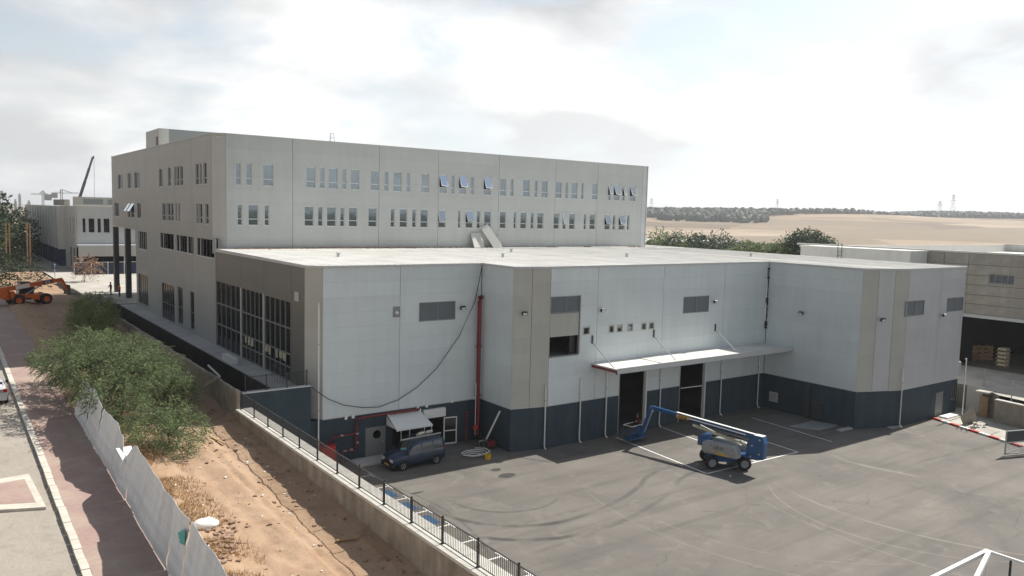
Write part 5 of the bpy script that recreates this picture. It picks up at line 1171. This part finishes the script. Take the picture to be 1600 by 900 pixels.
a, b = pole_at(122.5, 315, 260), pole_at(145, 245.5, 260); m1 = a.lerp(b, .45); m2 = a.lerp(b, .75)
MB().bar(a, m1, .8).build('boom_base', 'crane_steel', mc); MB().bar(m1, m2, .68).build('boom_section', 'crane_steel', mc); MB().bar(m2, b, .55).build('boom_section', 'crane_steel', mc)
hd_ = pole_at(147, 246, 260); MB().bar(b, hd_, .8).build('boom_head', 'crane_steel', mc); e_ = pole_at(147.5, 310, 260); MB().cyl(hd_, e_, .06, 5).build('hoist_cable', 'far_steel', mc); MB().bar(e_, e_ - Vector((0, 0, 1.5)), .6).build('hook_block', 'crane_steel', mc)
def pylon(px, ytop, ybase, label, d=1700):
    t_ = pole_at(px, ytop, d); b = pole_at(px, ybase, d); t = thing('pylon', label, 'pylon', tuple(b), 'power pylons on the ridge'); H = t_.z - b.z + 8; bb = Vector((b.x, b.y, b.z - 8)); w = 4.0
    for s1, s2 in ((1, 1), (1, -1), (-1, 1), (-1, -1)): MB().bar(bb + Vector((w * s1, w * s2, 0)), bb + Vector((.6 * s1, .6 * s2, H)), .4).build('leg', 'far_steel', t)
    for f in (.72, .84, .95): c = bb + Vector((0, 0, H * f)); s = 7 * (1.15 - f * .4); MB().bar(c - Vector((s, -s, 0)) * .7, c + Vector((s, -s, 0)) * .7, .6).build('cross_arm', 'far_steel', t)
    for f in (.2, .4, .55): c = bb + Vector((0, 0, H * f)); s = w * (1 - f) + .6 * f; MB().bar(c - Vector((s, s, 0)), c + Vector((s, s, 0)), .4).build('brace', 'far_steel', t)
for a in ((1017.5, 310, 330, 'faint pylon just right of the office block'), (1214, 311, 328, 'pylon alone on the middle of the ridge'), (1468, 314, 330, 'shorter pylon of the pair on the right ridge'), (1488.5, 304, 330, 'taller red and white pylon of the pair on the right ridge')): pylon(*a)

# ------------------------------------------------------------------ vehicles
def wheel(parent, c, r, w, axis=(0, 1, 0), rimm='rim', name='wheel', rr=.6):
    ax = Vector(axis); c = Vector(c)
    o = MB().lathe([(r * rr, -w / 2), (r * .9, -w / 2), (r, -w * .32), (r, w * .32), (r * .9, w / 2), (r * rr, w / 2)], 24, c, ax).build(name, 'rubber', parent, smooth=False)
    MB().lathe([(0, w * .42), (r * .18, w * .46), (r * .2, w * .36), (r * rr, w * .40), (r * rr * 1.02, w * .47)], 20, c, ax).lathe([(0, -w * .42), (r * .18, -w * .46), (r * .2, -w * .36), (r * rr, -w * .40), (r * rr * 1.02, -w * .47)], 20, c, ax).build('rim', rimm, o)
    return o
def car_shell(st):
    """st: list of (x, zb, W, belt, Wtop, ztop); returns mesh builder and a sampler"""
    def ring(s):
        x, zb, W_, bl, wt, zt = s
        return [(0, zb), (W_ * .86, zb), (W_ * .97, zb + .10), (W_, zb + .28), (W_, bl - .06), (W_ * .975, bl), (wt + (W_ * .97 - wt) * .5, bl + (zt - bl) * .5), (wt, zt - .09), (wt * .86, zt - .015), (0, zt)]
    mb = MB(); n = 10
    for s in st:
        r = ring(s); full = [(-y, z) for y, z in r[1:-1]][::-1]
        mb.v += [(s[0], y, z) for y, z in r] + [(s[0], y, z) for y, z in full]
    m = 2 * n - 2
    for i in range(len(st) - 1):
        for k in range(m): a = i * m; mb.f.append((a + k, a + (k + 1) % m, a + m + (k + 1) % m, a + m + k))
    mb.f.append(tuple(range(m))); mb.f.append(tuple((len(st) - 1) * m + k for k in reversed(range(m))))
    def samp(x, side, t):     # t 0 belt .. 1 roof edge
        for a, b in zip(st[:-1], st[1:]):
            if min(a[0], b[0]) <= x <= max(a[0], b[0]):
                f = (x - a[0]) / (b[0] - a[0]); s = [p + (q_ - p) * f for p, q_ in zip(a, b)]; r = ring(s); (y0, z0), (ym, zm), (y1, z1) = r[5], r[6], r[7]
                if t < .5: y, z = y0 + (ym - y0) * t * 2, z0 + (zm - z0) * t * 2
                else: y, z = ym + (y1 - ym) * (t - .5) * 2, zm + (z1 - zm) * (t - .5) * 2
                return Vector((x, side * (y + .012), z))
    return mb, samp
def side_glass(samp, parent, spans, m='car_glass'):
    for side in (1, -1):
        for (x0, x1, y0, y1) in spans:        # bottom x0..x1, top y0..y1
            mb = MB(); n = 4
            for k in range(n + 1):
                t = .08 + .80 * k / n; f = k / n; mb.v += [tuple(samp(x0 + (y0 - x0) * f, side, t)), tuple(samp(x1 + (y1 - x1) * f, side, t))]
            for k in range(n): mb.f.append((2 * k, 2 * k + 1, 2 * k + 3, 2 * k + 2))
            mb.build('side_window', m, parent)
def cross_glass(st_a, st_b, parent, nm, f0, f1, wf=.88, m='car_glass', off=.012):
    # windscreen or rear glass between two stations, front surface
    xa, za, wa = st_a; xb, zb, wb_ = st_b; P = lambda f, s: Vector((xa + (xb - xa) * f, s * (wa + (wb_ - wa) * f) * wf, za + (zb - za) * f))
    nrm = Vector((zb - za, 0, -(xb - xa))).normalized(); nrm = nrm if nrm.z > 0 or abs(nrm.z) < .3 else -nrm
    if st_a[0] < 0 and nrm.x > 0: nrm = -nrm
    v = [P(f0, -1), P(f0, 1), P(f1, 1), P(f1, -1)]; MB().add([p + nrm * off for p in v], [(0, 1, 2, 3)]).build(nm, m, parent)
def place(o, loc, rz): o.location = loc; o.rotation_euler = (0, 0, rz)
# blue van
van = local('parked_van', 'dark blue van with loaded roof rack parked by the white awning', 'van')
vs_ = [(2.12, .42, .62, .70, .55, .78), (2.02, .30, .76, .82, .66, .92), (1.75, .24, .83, .92, .74, 1.03), (1.22, .22, .85, 1.0, .80, 1.14), (.95, .22, .85, 1.02, .76, 1.34), (.42, .22, .85, 1.02, .70, 1.74), (.15, .22, .85, 1.02, .69, 1.80), (-1.0, .22, .85, 1.03, .69, 1.83), (-1.85, .24, .84, 1.04, .68, 1.80), (-2.05, .30, .82, 1.04, .66, 1.72), (-2.12, .38, .78, 1.0, .62, 1.55)]
mb, sp = car_shell(vs_); b = mb.build('body', 'van_paint', van, smooth=True); b.data.shade_smooth() if hasattr(b.data, 'shade_smooth') else None
side_glass(sp, van, [(-.12, .92, -.05, .52), (-1.02, -.22, -1.0, -.15), (-1.88, -1.12, -1.78, -1.1)])
cross_glass((1.2, 1.15, .82), (.42, 1.74, .70), van, 'windscreen', .08, .93); cross_glass((-2.13, 1.0, .76), (-2.04, 1.72, .66), van, 'rear_window', .1, .85, off=.02)
for x in (1.36, -1.33):
    for s in (1, -1):
        MB().cyl((x, s * .70, .31), (x, s * .857, .31), .38, 20).build('wheel_arch', 'rubber', van); wheel(van, (x, s * .78, .31), .31, .2)
for s in (1, -1):
    MB().box(2.0, 2.13, s * .5 - .16, s * .5 + .16, .62, .80).build('headlight', 'lamp_glass', van); MB().box(1.0, 1.12, s * .93 - .09, s * .93 + .09, 1.05, 1.25).build('mirror', 'dark_metal', van); MB().box(-2.13, -2.05, s * .74 - .05, s * .74 + .05, .85, 1.2).build('tail_light', 'tail_red', van)
MB().box(1.95, 2.17, -.75, .75, .28, .5).build('bumper', 'dark_metal', van); MB().box(2.08, 2.14, -.35, .35, .56, .72).build('grille', 'frame_dark', van)
for s in (1, -1):
    for x in (.98, -.16, -1.06): MB().box(x - .008, x + .008, s * .853 - .004, s * .853 + .004, .34, 1.0).build('door_seam', 'rubber', van)
    for x in (.0, -.95): MB().box(x - .1, x + .06, s * .862 - .012, s * .862 + .012, .88, .92).build('door_handle', 'dark_metal', van)
    MB().box(-1.0, 1.0, s * .856 - .008, s * .856 + .008, .5, .6).build('side_moulding', 'dark_metal', van)
MB().box(2.165, 2.18, -.26, .26, .36, .47).build('number_plate', 'yellow_paint', van)
rk_ = MB().box(-1.9, .3, -.6, -.56, 1.93, 1.97).box(-1.9, .3, .56, .6, 1.93, 1.97)
for x in (-1.6, -.7, .1): rk_.box(x, x + .05, -.6, .6, 1.9, 1.93); rk_.box(x, x + .04, -.6, -.56, 1.78, 1.93); rk_.box(x, x + .04, .56, .6, 1.78, 1.93)
rk_.build('roof_rack', 'frame_dark', van)
MB().bar((-2.0, .3, 2.0), (1.3, .35, 2.0), .08).build('ladder_rail', 'steel', van)
for k, (x, y, c) in enumerate(((-1.5, -.2, 'cream'), (-1.0, -.3, 'sack'), (-.7, -.1, 'cream'), (-1.7, -.35, 'sack'))): MB().cyl((x, y, 2.02), (x + .45, y + .05, 2.04), .09, 8).build('rolled_load', c, van)
MB().add([(1.12, .0, 1.23), (.98, .5, 1.34), (.86, .45, 1.43), (1.02, -.05, 1.32)], [(0, 1, 2, 3)]).build('dashboard_paper', 'teal_paper', van)
place(van, (6.45, -2.90, 0.0), R_(180 + 3))
# silver hatchback at the left edge
car = local('parked_car', 'silver hatchback parked at the kerb, cut by the left edge', 'car')
cs_ = [(1.98, .38, .60, .62, .5, .68), (1.85, .25, .76, .74, .66, .82), (1.3, .2, .82, .86, .72, .96), (.85, .2, .83, .9, .72, 1.04), (.15, .2, .83, .92, .62, 1.40), (-.5, .2, .83, .93, .61, 1.45), (-1.35, .22, .82, .94, .60, 1.40), (-1.75, .25, .80, .95, .60, 1.20), (-1.95, .32, .76, .88, .58, 1.0)]
mb, sp = car_shell(cs_); mb.build('body', 'silver_paint', car, smooth=True)
side_glass(sp, car, [(-.35, .75, -.3, .2), (-1.3, -.45, -1.2, -.4)]); cross_glass((.83, 1.05, .74), (.16, 1.39, .64), car, 'windscreen', .08, .93); cross_glass((-1.78, 1.10, .66), (-1.36, 1.39, .60), car, 'rear_window', .02, .9, off=.03)
for x in (1.2, -1.25):
    for s in (1, -1): MB().cyl((x, s * .7, .3), (x, s * .838, .3), .36, 20).build('wheel_arch', 'rubber', car); wheel(car, (x, s * .76, .3), .3, .18)
for s in (1, -1):
    MB().box(-1.97, -1.76, s * .66 - .12, s * .66 + .12, .78, 1.0).build('tail_light', 'tail_red', car); MB().box(.62, .74, s * .92 - .09, s * .92 + .09, .93, 1.08).build('mirror', 'dark_metal', car); MB().box(1.8, 1.95, s * .52 - .15, s * .52 + .15, .58, .7).build('headlight', 'lamp_glass', car)
MB().box(-2.02, -1.9, -.74, .74, .28, .56).build('bumper', 'silver_paint', car); MB().box(-2.035, -2.021, -.26, .26, .40, .51).build('number_plate', 'yellow_paint', car)
place(car, (-17.35, 11.6, G(11.6) - .13), R_(90))
# blue boom lift
lift = local('boom_lift', 'blue and grey articulated boom lift reaching to the left dock door', 'boom lift')
# local frame: y along the boom towards the basket
ca = math.atan2(-.62, .78) - (math.atan2(9.05, -1.25) - math.pi / 2)
RA = Matrix.Rotation(ca, 4, 'Z')
mbc = MB(); mbc.box(-1.25, 1.25, -.55, .55, .42, .82, RA); mbc.box(-1.05, 1.05, -.35, .35, .82, .98, RA); mbc.build('chassis', 'blue_paint', lift)
for sx in (-1.15, 1.15):
    MB().cyl(RA @ Vector((sx, -.95, .47)), RA @ Vector((sx, .95, .47)), .16, 10).build('axle', 'blue_paint', lift)
    for sy in (-.95, .95):
        st_ = Matrix.Rotation(R_(14 if sx < 0 else 0), 4, 'Z'); c = RA @ Vector((sx, sy, .47)); wheel(lift, c, .47, .36, axis=(RA @ st_ @ Vector((0, 1, 0))), rimm='louver')
MB().cyl((0, 0, .98), (0, 0, 1.12), .62, 20).build('turntable', 'dark_metal', lift)
MB().box(-.5, .5, -2.0, 1.3, 1.12, 1.28).build('deck', 'blue_paint', lift)
cov = MB(); pr = [(-1.55, .98), (1.15, .86), (1.35, 1.2), (1.25, 1.72), (-1.3, 1.86), (-1.55, 1.5)]
for side, nm in ((-1, 'engine_cover'), (1, 'tank_cover')):
    m_ = MB(); Mx = Matrix(((0, 1, 0, 0), (1, 0, 0, 0), (0, 0, 1, 0), (0, 0, 0, 1))); m_.prism(pr, side * .45, side * 1.12, Mx)
    cov_o = m_.build(nm, 'grey_cover', lift); bv = cov_o.modifiers.new('soft', 'BEVEL'); bv.width = .13; bv.segments = 4
    cov_o['label'] = 'rounded grey side cover'
MB().box(-1.126, -1.12, -.9, .1, 1.02, 1.12).build('sticker', 'yellow_paint', lift); MB().box(-1.128, -1.121, -.6, .5, 1.16, 1.2).build('sticker', 'yellow_paint', lift)
MB().box(-.9, .3, 1.32, 1.75, 1.3, 2.0).build('front_tank', 'blue_paint', lift)
cwt = MB(); cwt.prism([(-3.05, 1.15), (-2.0, .95), (-1.7, 1.4), (-1.8, 2.2), (-2.3, 2.75), (-2.95, 2.75), (-3.1, 2.3)], -.27, .27, Matrix(((0, 1, 0, 0), (1, 0, 0, 0), (0, 0, 1, 0), (0, 0, 0, 1)))); cwo = cwt.build('rear_arm', 'blue_paint', lift); bv = cwo.modifiers.new('soft', 'BEVEL'); bv.width = .06; bv.segments = 2
for yy, z in ((-2.75, 2.5), (-2.75, 1.5), (-2.1, 1.2), (-2.2, 2.0)): MB().cyl((-.29, yy, z), (.29, yy, z), .07, 10).build('pivot_pin', 'steel', lift)
MB().bar((-.2, -2.6, 1.6), (-.2, -1.2, 2.1), .1).build('upper_link', 'blue_paint', lift)
MB().box(-.26, .26, -2.95, -2.3, 2.752, 2.775).build('arm_highlight', 'white_metal', lift)  # white strip paints a highlight on top of the rear arm
MB().bar((.0, -2.9, 2.55), (.0, 4.2, 2.86), .26, .34).build('main_boom', 'blue_paint', lift); MB().bar((.0, 4.2, 2.88), (.0, 6.2, 2.96), .2, .26).build('fly_boom', 'blue_paint', lift)
MB().bar((.0, -2.9, 2.745), (.0, 4.2, 3.055), .24, .03).build('boom_highlight', 'white_metal', lift)  # thin white strip stands in for the highlight along the boom
MB().bar((-.25, -1.8, 1.95), (-.25, 2.6, 2.45), .14, .16).build('lower_link', 'cream', lift); MB().tube([(.1, 1.2, 1.9), (.1, -.4, 2.25), (.1, -1.9, 2.1)], .06, 6).build('hose_bundle', 'rubber', lift)
MB().bar((.1, 2.2, 2.45), (.1, -1.2, 1.7), .1).build('lift_cylinder', 'steel', lift)
MB().bar((-.14, -1.6, 2.62), (-.14, 4.1, 2.87), .02, .08).build('side_rail', 'white_metal', lift); MB().tube([(-.16, -1.5, 2.5), (-.17, 1, 2.58), (-.16, 4.1, 2.74)], .022, 5).build('hydraulic_hose', 'rubber', lift)
for yy in (-1.2, -.4, .5): MB().cyl((-1.13, yy, 1.58), (-1.115, yy, 1.58), .035, 8).build('latch', 'dark_metal', lift)
MB().box(-1.124, -1.118, -.02, .0, 1.0, 1.75).build('cover_seam', 'dark_metal', lift)
pl_ = MB().box(-.15, -.14, 3.0, 4.15, 2.66, 2.94).build('name_plate', 'yellow_paint', lift)
# jib and basket
MB().bar((.0, 6.2, 3.0), (-.1, 6.6, 2.9), .3).build('jib_knuckle', 'blue_paint', lift); MB().bar((-.1, 6.5, 2.9), (-.1, 7.3, .75), .2, .24).build('jib', 'blue_paint', lift); MB().bar((.1, 6.5, 2.7), (.1, 7.2, .9), .08).build('jib_cylinder', 'steel', lift)
bk = MB(); bk.box(-1.15, .75, 7.45, 8.3, .32, .42); bk.build('basket_floor', 'blue_paint', lift)
for z in (.9, 1.42):
    for a, b in (((-1.15, 7.45), (.75, 7.45)), ((.75, 7.45), (.75, 8.3)), ((.75, 8.3), (-1.15, 8.3)), ((-1.15, 8.3), (-1.15, 7.45))): MB().cyl((*a, z), (*b, z), .03, 6).build('guard_rail', 'blue_paint' if z < 1 else 'white_metal', lift)
for a in ((-1.15, 7.45), (.75, 7.45), (.75, 8.3), (-1.15, 8.3), (-.2, 7.45), (-.2, 8.3)): MB().cyl((*a, .42), (*a, 1.42), .025, 6).build('guard_post', 'blue_paint', lift)
MB().box(-.5, .2, 7.35, 7.44, .75, 1.25).build('control_box', 'blue_paint', lift)
mbt = math.atan2(9.05, -1.25) - math.pi / 2
place(lift, (25.15, -14.75, 0), mbt)
# orange telehandler
th = local('telehandler', 'orange telehandler with raised boom standing on the shaded dirt', 'telehandler')
for x in (1.5, -1.5):
    for s in (1, -1): wheel(th, (x, s * .95, .68), .68, .42, rimm='orange_paint', rr=.5)
MB().prism([(-2.7, .75), (2.0, .75), (2.1, 1.15), (1.0, 1.35), (-1.2, 1.3), (-2.5, 1.9), (-3.0, 1.6)], -.55, .75).build('chassis', 'orange_paint', th); MB().box(-.75, .75, -1.15, -.56, .7, 1.3).build('engine_pod', 'orange_paint', th); MB().box(-1.0, -.2, -1.2, -.7, .75, .95).build('step', 'dark_metal', th)
MB().prism([(-1.0, 1.3), (.55, 1.3), (.75, 1.9), (.25, 2.6), (-.85, 2.62), (-1.0, 2.0)], .2, 1.15).build('cab', 'car_glass', th); MB().box(-.95, .3, .15, 1.2, 2.62, 2.72).build('cab_roof', 'dark_metal', th)
for x0, x1, z0, z1 in ((-2.3, -1.9, .9, 1.75),): MB().box(x0, x1, -1.1, -.4, z0, z1).build('mudguard', 'orange_paint', th)
bo_ = MB().bar((-3.4, -.35, 1.9), (2.6, -.35, 2.75), .42, .52).build('boom', 'orange_paint', th); MB().bar((2.55, -.35, 2.74), (3.6, -.35, 2.88), .34, .42).build('inner_boom', 'orange_paint', th)
MB().box(-3.9, -2.6, -1.0, 1.0, 1.0, 2.0).build('counterweight', 'orange_paint', th)
dj = Vector((6, 0, .85)).normalized()
MB().bar(Vector((-1.6, -.57, 2.155)) , Vector((-.1, -.57, 2.37)), .02, .44).build('white_panel', 'white_metal', th); MB().bar((1.35, -.57, 2.575), (2.4, -.57, 2.72), .02, .40).build('badge', 'frame_dark', th)
MB().bar((3.55, -.35, 2.85), (4.1, -.35, 1.6), .3).build('boom_nose', 'orange_paint', th); MB().box(4.1, 4.25, -1.0, .6, 1.0, 2.2).build('fork_carriage', 'frame_dark', th)
for s in (-.75, .2): MB().bar((4.25, s, 1.05), (5.4, s, 1.0), .12, .06).build('fork', 'frame_dark', th)
MB().bar((-.6, -.35, 1.25), (1.2, -.35, 2.3), .14).build('lift_cylinder', 'steel', th)
P1 = ong(24, 478); P2 = ong(70, 475); cc_ = (P1 + P2) / 2
place(th, (cc_.x, cc_.y + .95, 5.35), math.atan2(P2.y - P1.y, P2.x - P1.x))
# lettering
def text(s, size, M, m, parent, nm='lettering', ext=.004, sx=1):
    cu = bpy.data.curves.new(nm, 'FONT'); cu.body = s; cu.size = size; cu.extrude = ext; cu.align_x = 'CENTER'; cu.align_y = 'CENTER'; tmp = bpy.data.objects.new(nm, cu); COL.objects.link(tmp)
    me = bpy.data.meshes.new_from_object(tmp.evaluated_get(bpy.context.evaluated_depsgraph_get())); bpy.data.objects.remove(tmp); me.materials.clear(); me.materials.append(MATS[m])
    o = bpy.data.objects.new(nm, me); COL.objects.link(o); o.parent = parent; o.matrix_local = M; WORLD[o.name] = M; return o
def tm(loc, xdir, ndir):
    x = Vector(xdir).normalized(); n = Vector(ndir).normalized(); y = n.cross(x); M = Matrix((x, y, n)).transposed().to_4x4(); M.translation = Vector(loc); return M
text('JCB', .42, tm((1.87, -.59, 2.65), dj, (0, -1, 0)), 'white_metal', th)
text('GENIE', .26, tm((-.155, 3.57, 2.80), (0, -1, -.03), (-1, 0, 0)), 'dark_metal', lift); text('GENIE', .30, tm((-1.125, -.1, 1.48), (0, -1, 0), (-1, 0, 0)), 'frame_dark', lift)
# blue arrow sign on a pole near the factory
P = onz(86, 438, 5.4); sg = thing('road_sign', 'round blue road sign with a white arrow on a post', 'sign', tuple(P))
MB().cyl(P, P + Vector((0, 0, 2.6)), .05, 8).build('post', 'steel', sg); MB().cyl(P + Vector((0, -.07, 2.3)), P + Vector((0, -.1, 2.3)), .48, 24).build('disc', 'blue_sign', sg)
MB().bar(P + Vector((0, -.11, 2.05)), P + Vector((0, -.11, 2.6)), .09, .01, up=(0, 1, 0)).add([P + Vector(v) for v in ((-.2, -.115, 2.45), (.2, -.115, 2.45), (0, -.115, 2.68))], [(0, 1, 2)]).build('arrow', 'white_metal', sg)
# orange survey posts by the wood
for k, px in enumerate((9, 14.5, 42, 46.5)):
    b = pole_at(px, 379, 165); t_ = pole_at(px, 351, 165); o = thing('timber_post', ('leftmost', 'second from left', 'third from left', 'rightmost')[k] + ' of the tall orange posts before the dark wood', 'post', (b.x, b.y, 5), 'tall orange posts'); MB().bar((b.x, b.y, 5), t_, .2).build('shaft', 'wood', o); MB().bar(t_, t_ + Vector((0, 0, .2)), .34).build('cap', 'wood', o)
# clutter beside the riser
cl = thing('water_pump', 'red portable pump set by the inner corner', 'pump', (13.0, -2.6, 0))
MB().box(12.7, 13.4, -2.9, -2.3, .25, .6).build('engine', 'red_pipe', cl); MB().cyl((12.6, -2.6, .45), (12.3, -2.6, .45), .2, 12).build('impeller', 'dark_metal', cl)
for x in (12.6, 13.4): MB().bar((x, -2.95, .1), (x, -2.25, .1), .05).bar((x, -2.95, .1), (x, -2.95, .8), .05).bar((x, -2.25, .1), (x, -2.25, .8), .05).bar((x, -2.95, .8), (x, -2.25, .8), .05).build('frame', 'dark_metal', cl)
def bucket(px, py, r, h, m, label):
    P = onz(px, py, 0); t = thing('bucket', label, 'bucket', tuple(P)); MB().lathe([(0, 0), (r * .8, 0), (r, h), (r * .94, h), (r * .75, .03), (0, .03)], 16, P, (0, 0, 1)).build('pail', m, t); MB().tube([P + Vector((-r, 0, h)), P + Vector((0, 0, h + .15)), P + Vector((r, 0, h))], .012, 5).build('handle', 'steel', t)
bucket(762, 717, .26, .35, 'yellow_paint', 'yellow orange bucket on the wet asphalt'); bucket(754, 697, .26, .4, 'white_metal', 'white bucket beside the red pump')
P = onz(742, 712, 0); pts = [(P.x + .5 * math.cos(a * .8) * (1 + a * .06), P.y + .35 * math.sin(a * .8) * (1 + a * .06), .05 + .01 * a) for a in range(26)]
tag(MB().tube(pts, .04, 6).build('coiled_hose', 'sack', smooth=True), 'coiled pale hose on the ground near the yellow bucket', 'hose')
P = onz(757, 690, 0)
for k, (dx, dy, s, m_, lb_) in enumerate(((.5, .4, .5, 'wood', 'brown cardboard box behind the pump'), (.9, .1, .4, 'rock', 'reddish brown box beside the leaning white tube'), (.2, .8, .6, 'frame_dark', 'dark crate in the inner corner'))):
    t = thing('box', lb_, 'box', (P.x + dx, P.y + dy, 0)); MB().box(P.x + dx - s / 2, P.x + dx + s / 2, P.y + dy - s / 2, P.y + dy + s / 2, 0, s * .9).build('carton', m_, t); MB().box(P.x + dx - s / 2 - .01, P.x + dx + s / 2 + .01, P.y + dy - s / 2 - .01, P.y + dy, s * .902, s * .94).build('flap', m_, t)
tp = [SW.px(783, 642), SW.px(772, 703)]; a = SW.pt(tp[0][0], -.1, tp[0][1]); b = SW.pt(tp[1][0] - .2, -.9, .05)
tag(MB().cyl(a, b, .07, 10).build('leaning_tube', 'white_metal'), 'white tube leaning against the inner side wall', 'tube')
# people: one in the lift basket, two beside the far columns
def person(name, label, loc, rz, shirt, legs, bend=.0, scale=1.0, helmet=None):
    t = local(name, label, 'person')
    J = dict(pel=(0, 0, .95), ch=(.10 * bend * 3, 0, 1.25), nk=(.2 * bend * 3, 0, 1.47), hd=(.26 * bend * 3, 0, 1.60), top=(.28 * bend * 3, 0, 1.74), ls=(.17 * bend * 3, .18, 1.42), le=(.12 + .25 * bend * 3, .24, 1.15), lh=(.30 + .4 * bend, .20, 1.0), rs=(.17 * bend * 3, -.18, 1.42), re=(.12 + .25 * bend * 3, -.24, 1.15), rh=(.30 + .4 * bend, -.2, 1.0),
             lp=(0, .10, .90), lk=(.05, .11, .50), la=(-.02, .11, .09), lt=(.14, .12, .04), rp=(0, -.10, .90), rk=(.02, -.11, .50), ra=(-.03, -.11, .09), rt=(.13, -.12, .04))
    rad = dict(pel=.14, ch=.155, nk=.06, hd=.095, top=.07, ls=.07, le=.05, lh=.035, rs=.07, re=.05, rh=.035, lp=.095, lk=.065, la=.045, lt=.04, rp=.095, rk=.065, ra=.045, rt=.04)
    E_ = [('pel', 'ch'), ('ch', 'nk'), ('nk', 'hd'), ('hd', 'top'), ('ch', 'ls'), ('ls', 'le'), ('le', 'lh'), ('ch', 'rs'), ('rs', 're'), ('re', 'rh'), ('pel', 'lp'), ('lp', 'lk'), ('lk', 'la'), ('la', 'lt'), ('pel', 'rp'), ('rp', 'rk'), ('rk', 'ra'), ('ra', 'rt')]
    ks = list(J); me = bpy.data.meshes.new('body'); me.from_pydata([J[k] for k in ks], [(ks.index(a), ks.index(b)) for a, b in E_], [])
    o = bpy.data.objects.new('body', me); COL.objects.link(o); md = o.modifiers.new('skin', 'SKIN'); 
    if not me.skin_vertices: me.attributes.new('skin', 'FLOAT', 'POINT')
    try:
        for i, k in enumerate(ks): me.skin_vertices[0].data[i].radius = (rad[k], rad[k])
        me.skin_vertices[0].data[0].use_root = True
    except Exception: pass
    sb_ = o.modifiers.new('sub', 'SUBSURF'); sb_.levels = 1; sb_.render_levels = 1
    dg = bpy.context.evaluated_depsgraph_get(); m2 = bpy.data.meshes.new_from_object(o.evaluated_get(dg)); bpy.data.objects.remove(o)
    m2.materials.clear()
    for m_ in (shirt, legs, 'skin', 'cloth_dark'): m2.materials.append(MATS[m_])
    for p in m2.polygons:
        z = p.center.z; p.material_index = 2 if z > 1.48 or (z < 1.06 and abs(p.center.y) > .17 and z > .9) else 0 if z > .96 else 3 if z < .12 else 1; p.use_smooth = True
    ob = link('body', m2, t); hr = MB().lathe([(0, .13), (.07, .11), (.105, .05), (.11, -.02), (.10, -.05)], 12, Vector(J['hd']) + Vector((-.01, 0, .05)), (0, 0, 1)).build('helmet' if helmet else 'hair', helmet or 'cloth_dark', t, smooth=True)
    t.scale = (scale,) * 3; place(t, loc, rz); return t
d_ = Matrix.Rotation(mbt, 4, 'Z'); bp2 = Vector((25.15, -14.75, 0)) + d_ @ Vector((.3, 7.85, .42))
person('person', 'person in maroon top standing in the lift basket', tuple(bp2), R_(120), 'cloth_maroon', 'cloth_blue', .25)
for px, py, lb_, sh_ in ((173.5, 461, 'person in dark clothes standing left of the far columns', 'cloth_dark'), (187, 464, 'person in an orange vest near the far columns', 'vest_orange')):
    P = onz(px, py, 5.36); person('person', lb_, (P.x, max(P.y, 57.2), 5.36), R_(200), sh_, 'cloth_dark', .05)

# ------------------------------------------------------------------ haze: one closed box of thin air round the whole scene
hz = bpy.data.materials.new('haze'); hz.use_nodes = True; t = hz.node_tree; t.nodes.clear()
vo = N(t, 'ShaderNodeVolumePrincipled'); vo.inputs['Color'].default_value = (.93, .96, 1, 1); vo.inputs['Density'].default_value = .00018; vo.inputs['Anisotropy'].default_value = .2
t.links.new(vo.outputs[0], N(t, 'ShaderNodeOutputMaterial').inputs['Volume']); MATS['haze'] = hz
hb = stuff(MB().box(-14500, 14500, -14500, 14500, -6, 130).build('haze', 'haze')); hb['label'] = 'thin pale haze over the far fields and ridge'; hb['category'] = 'haze'
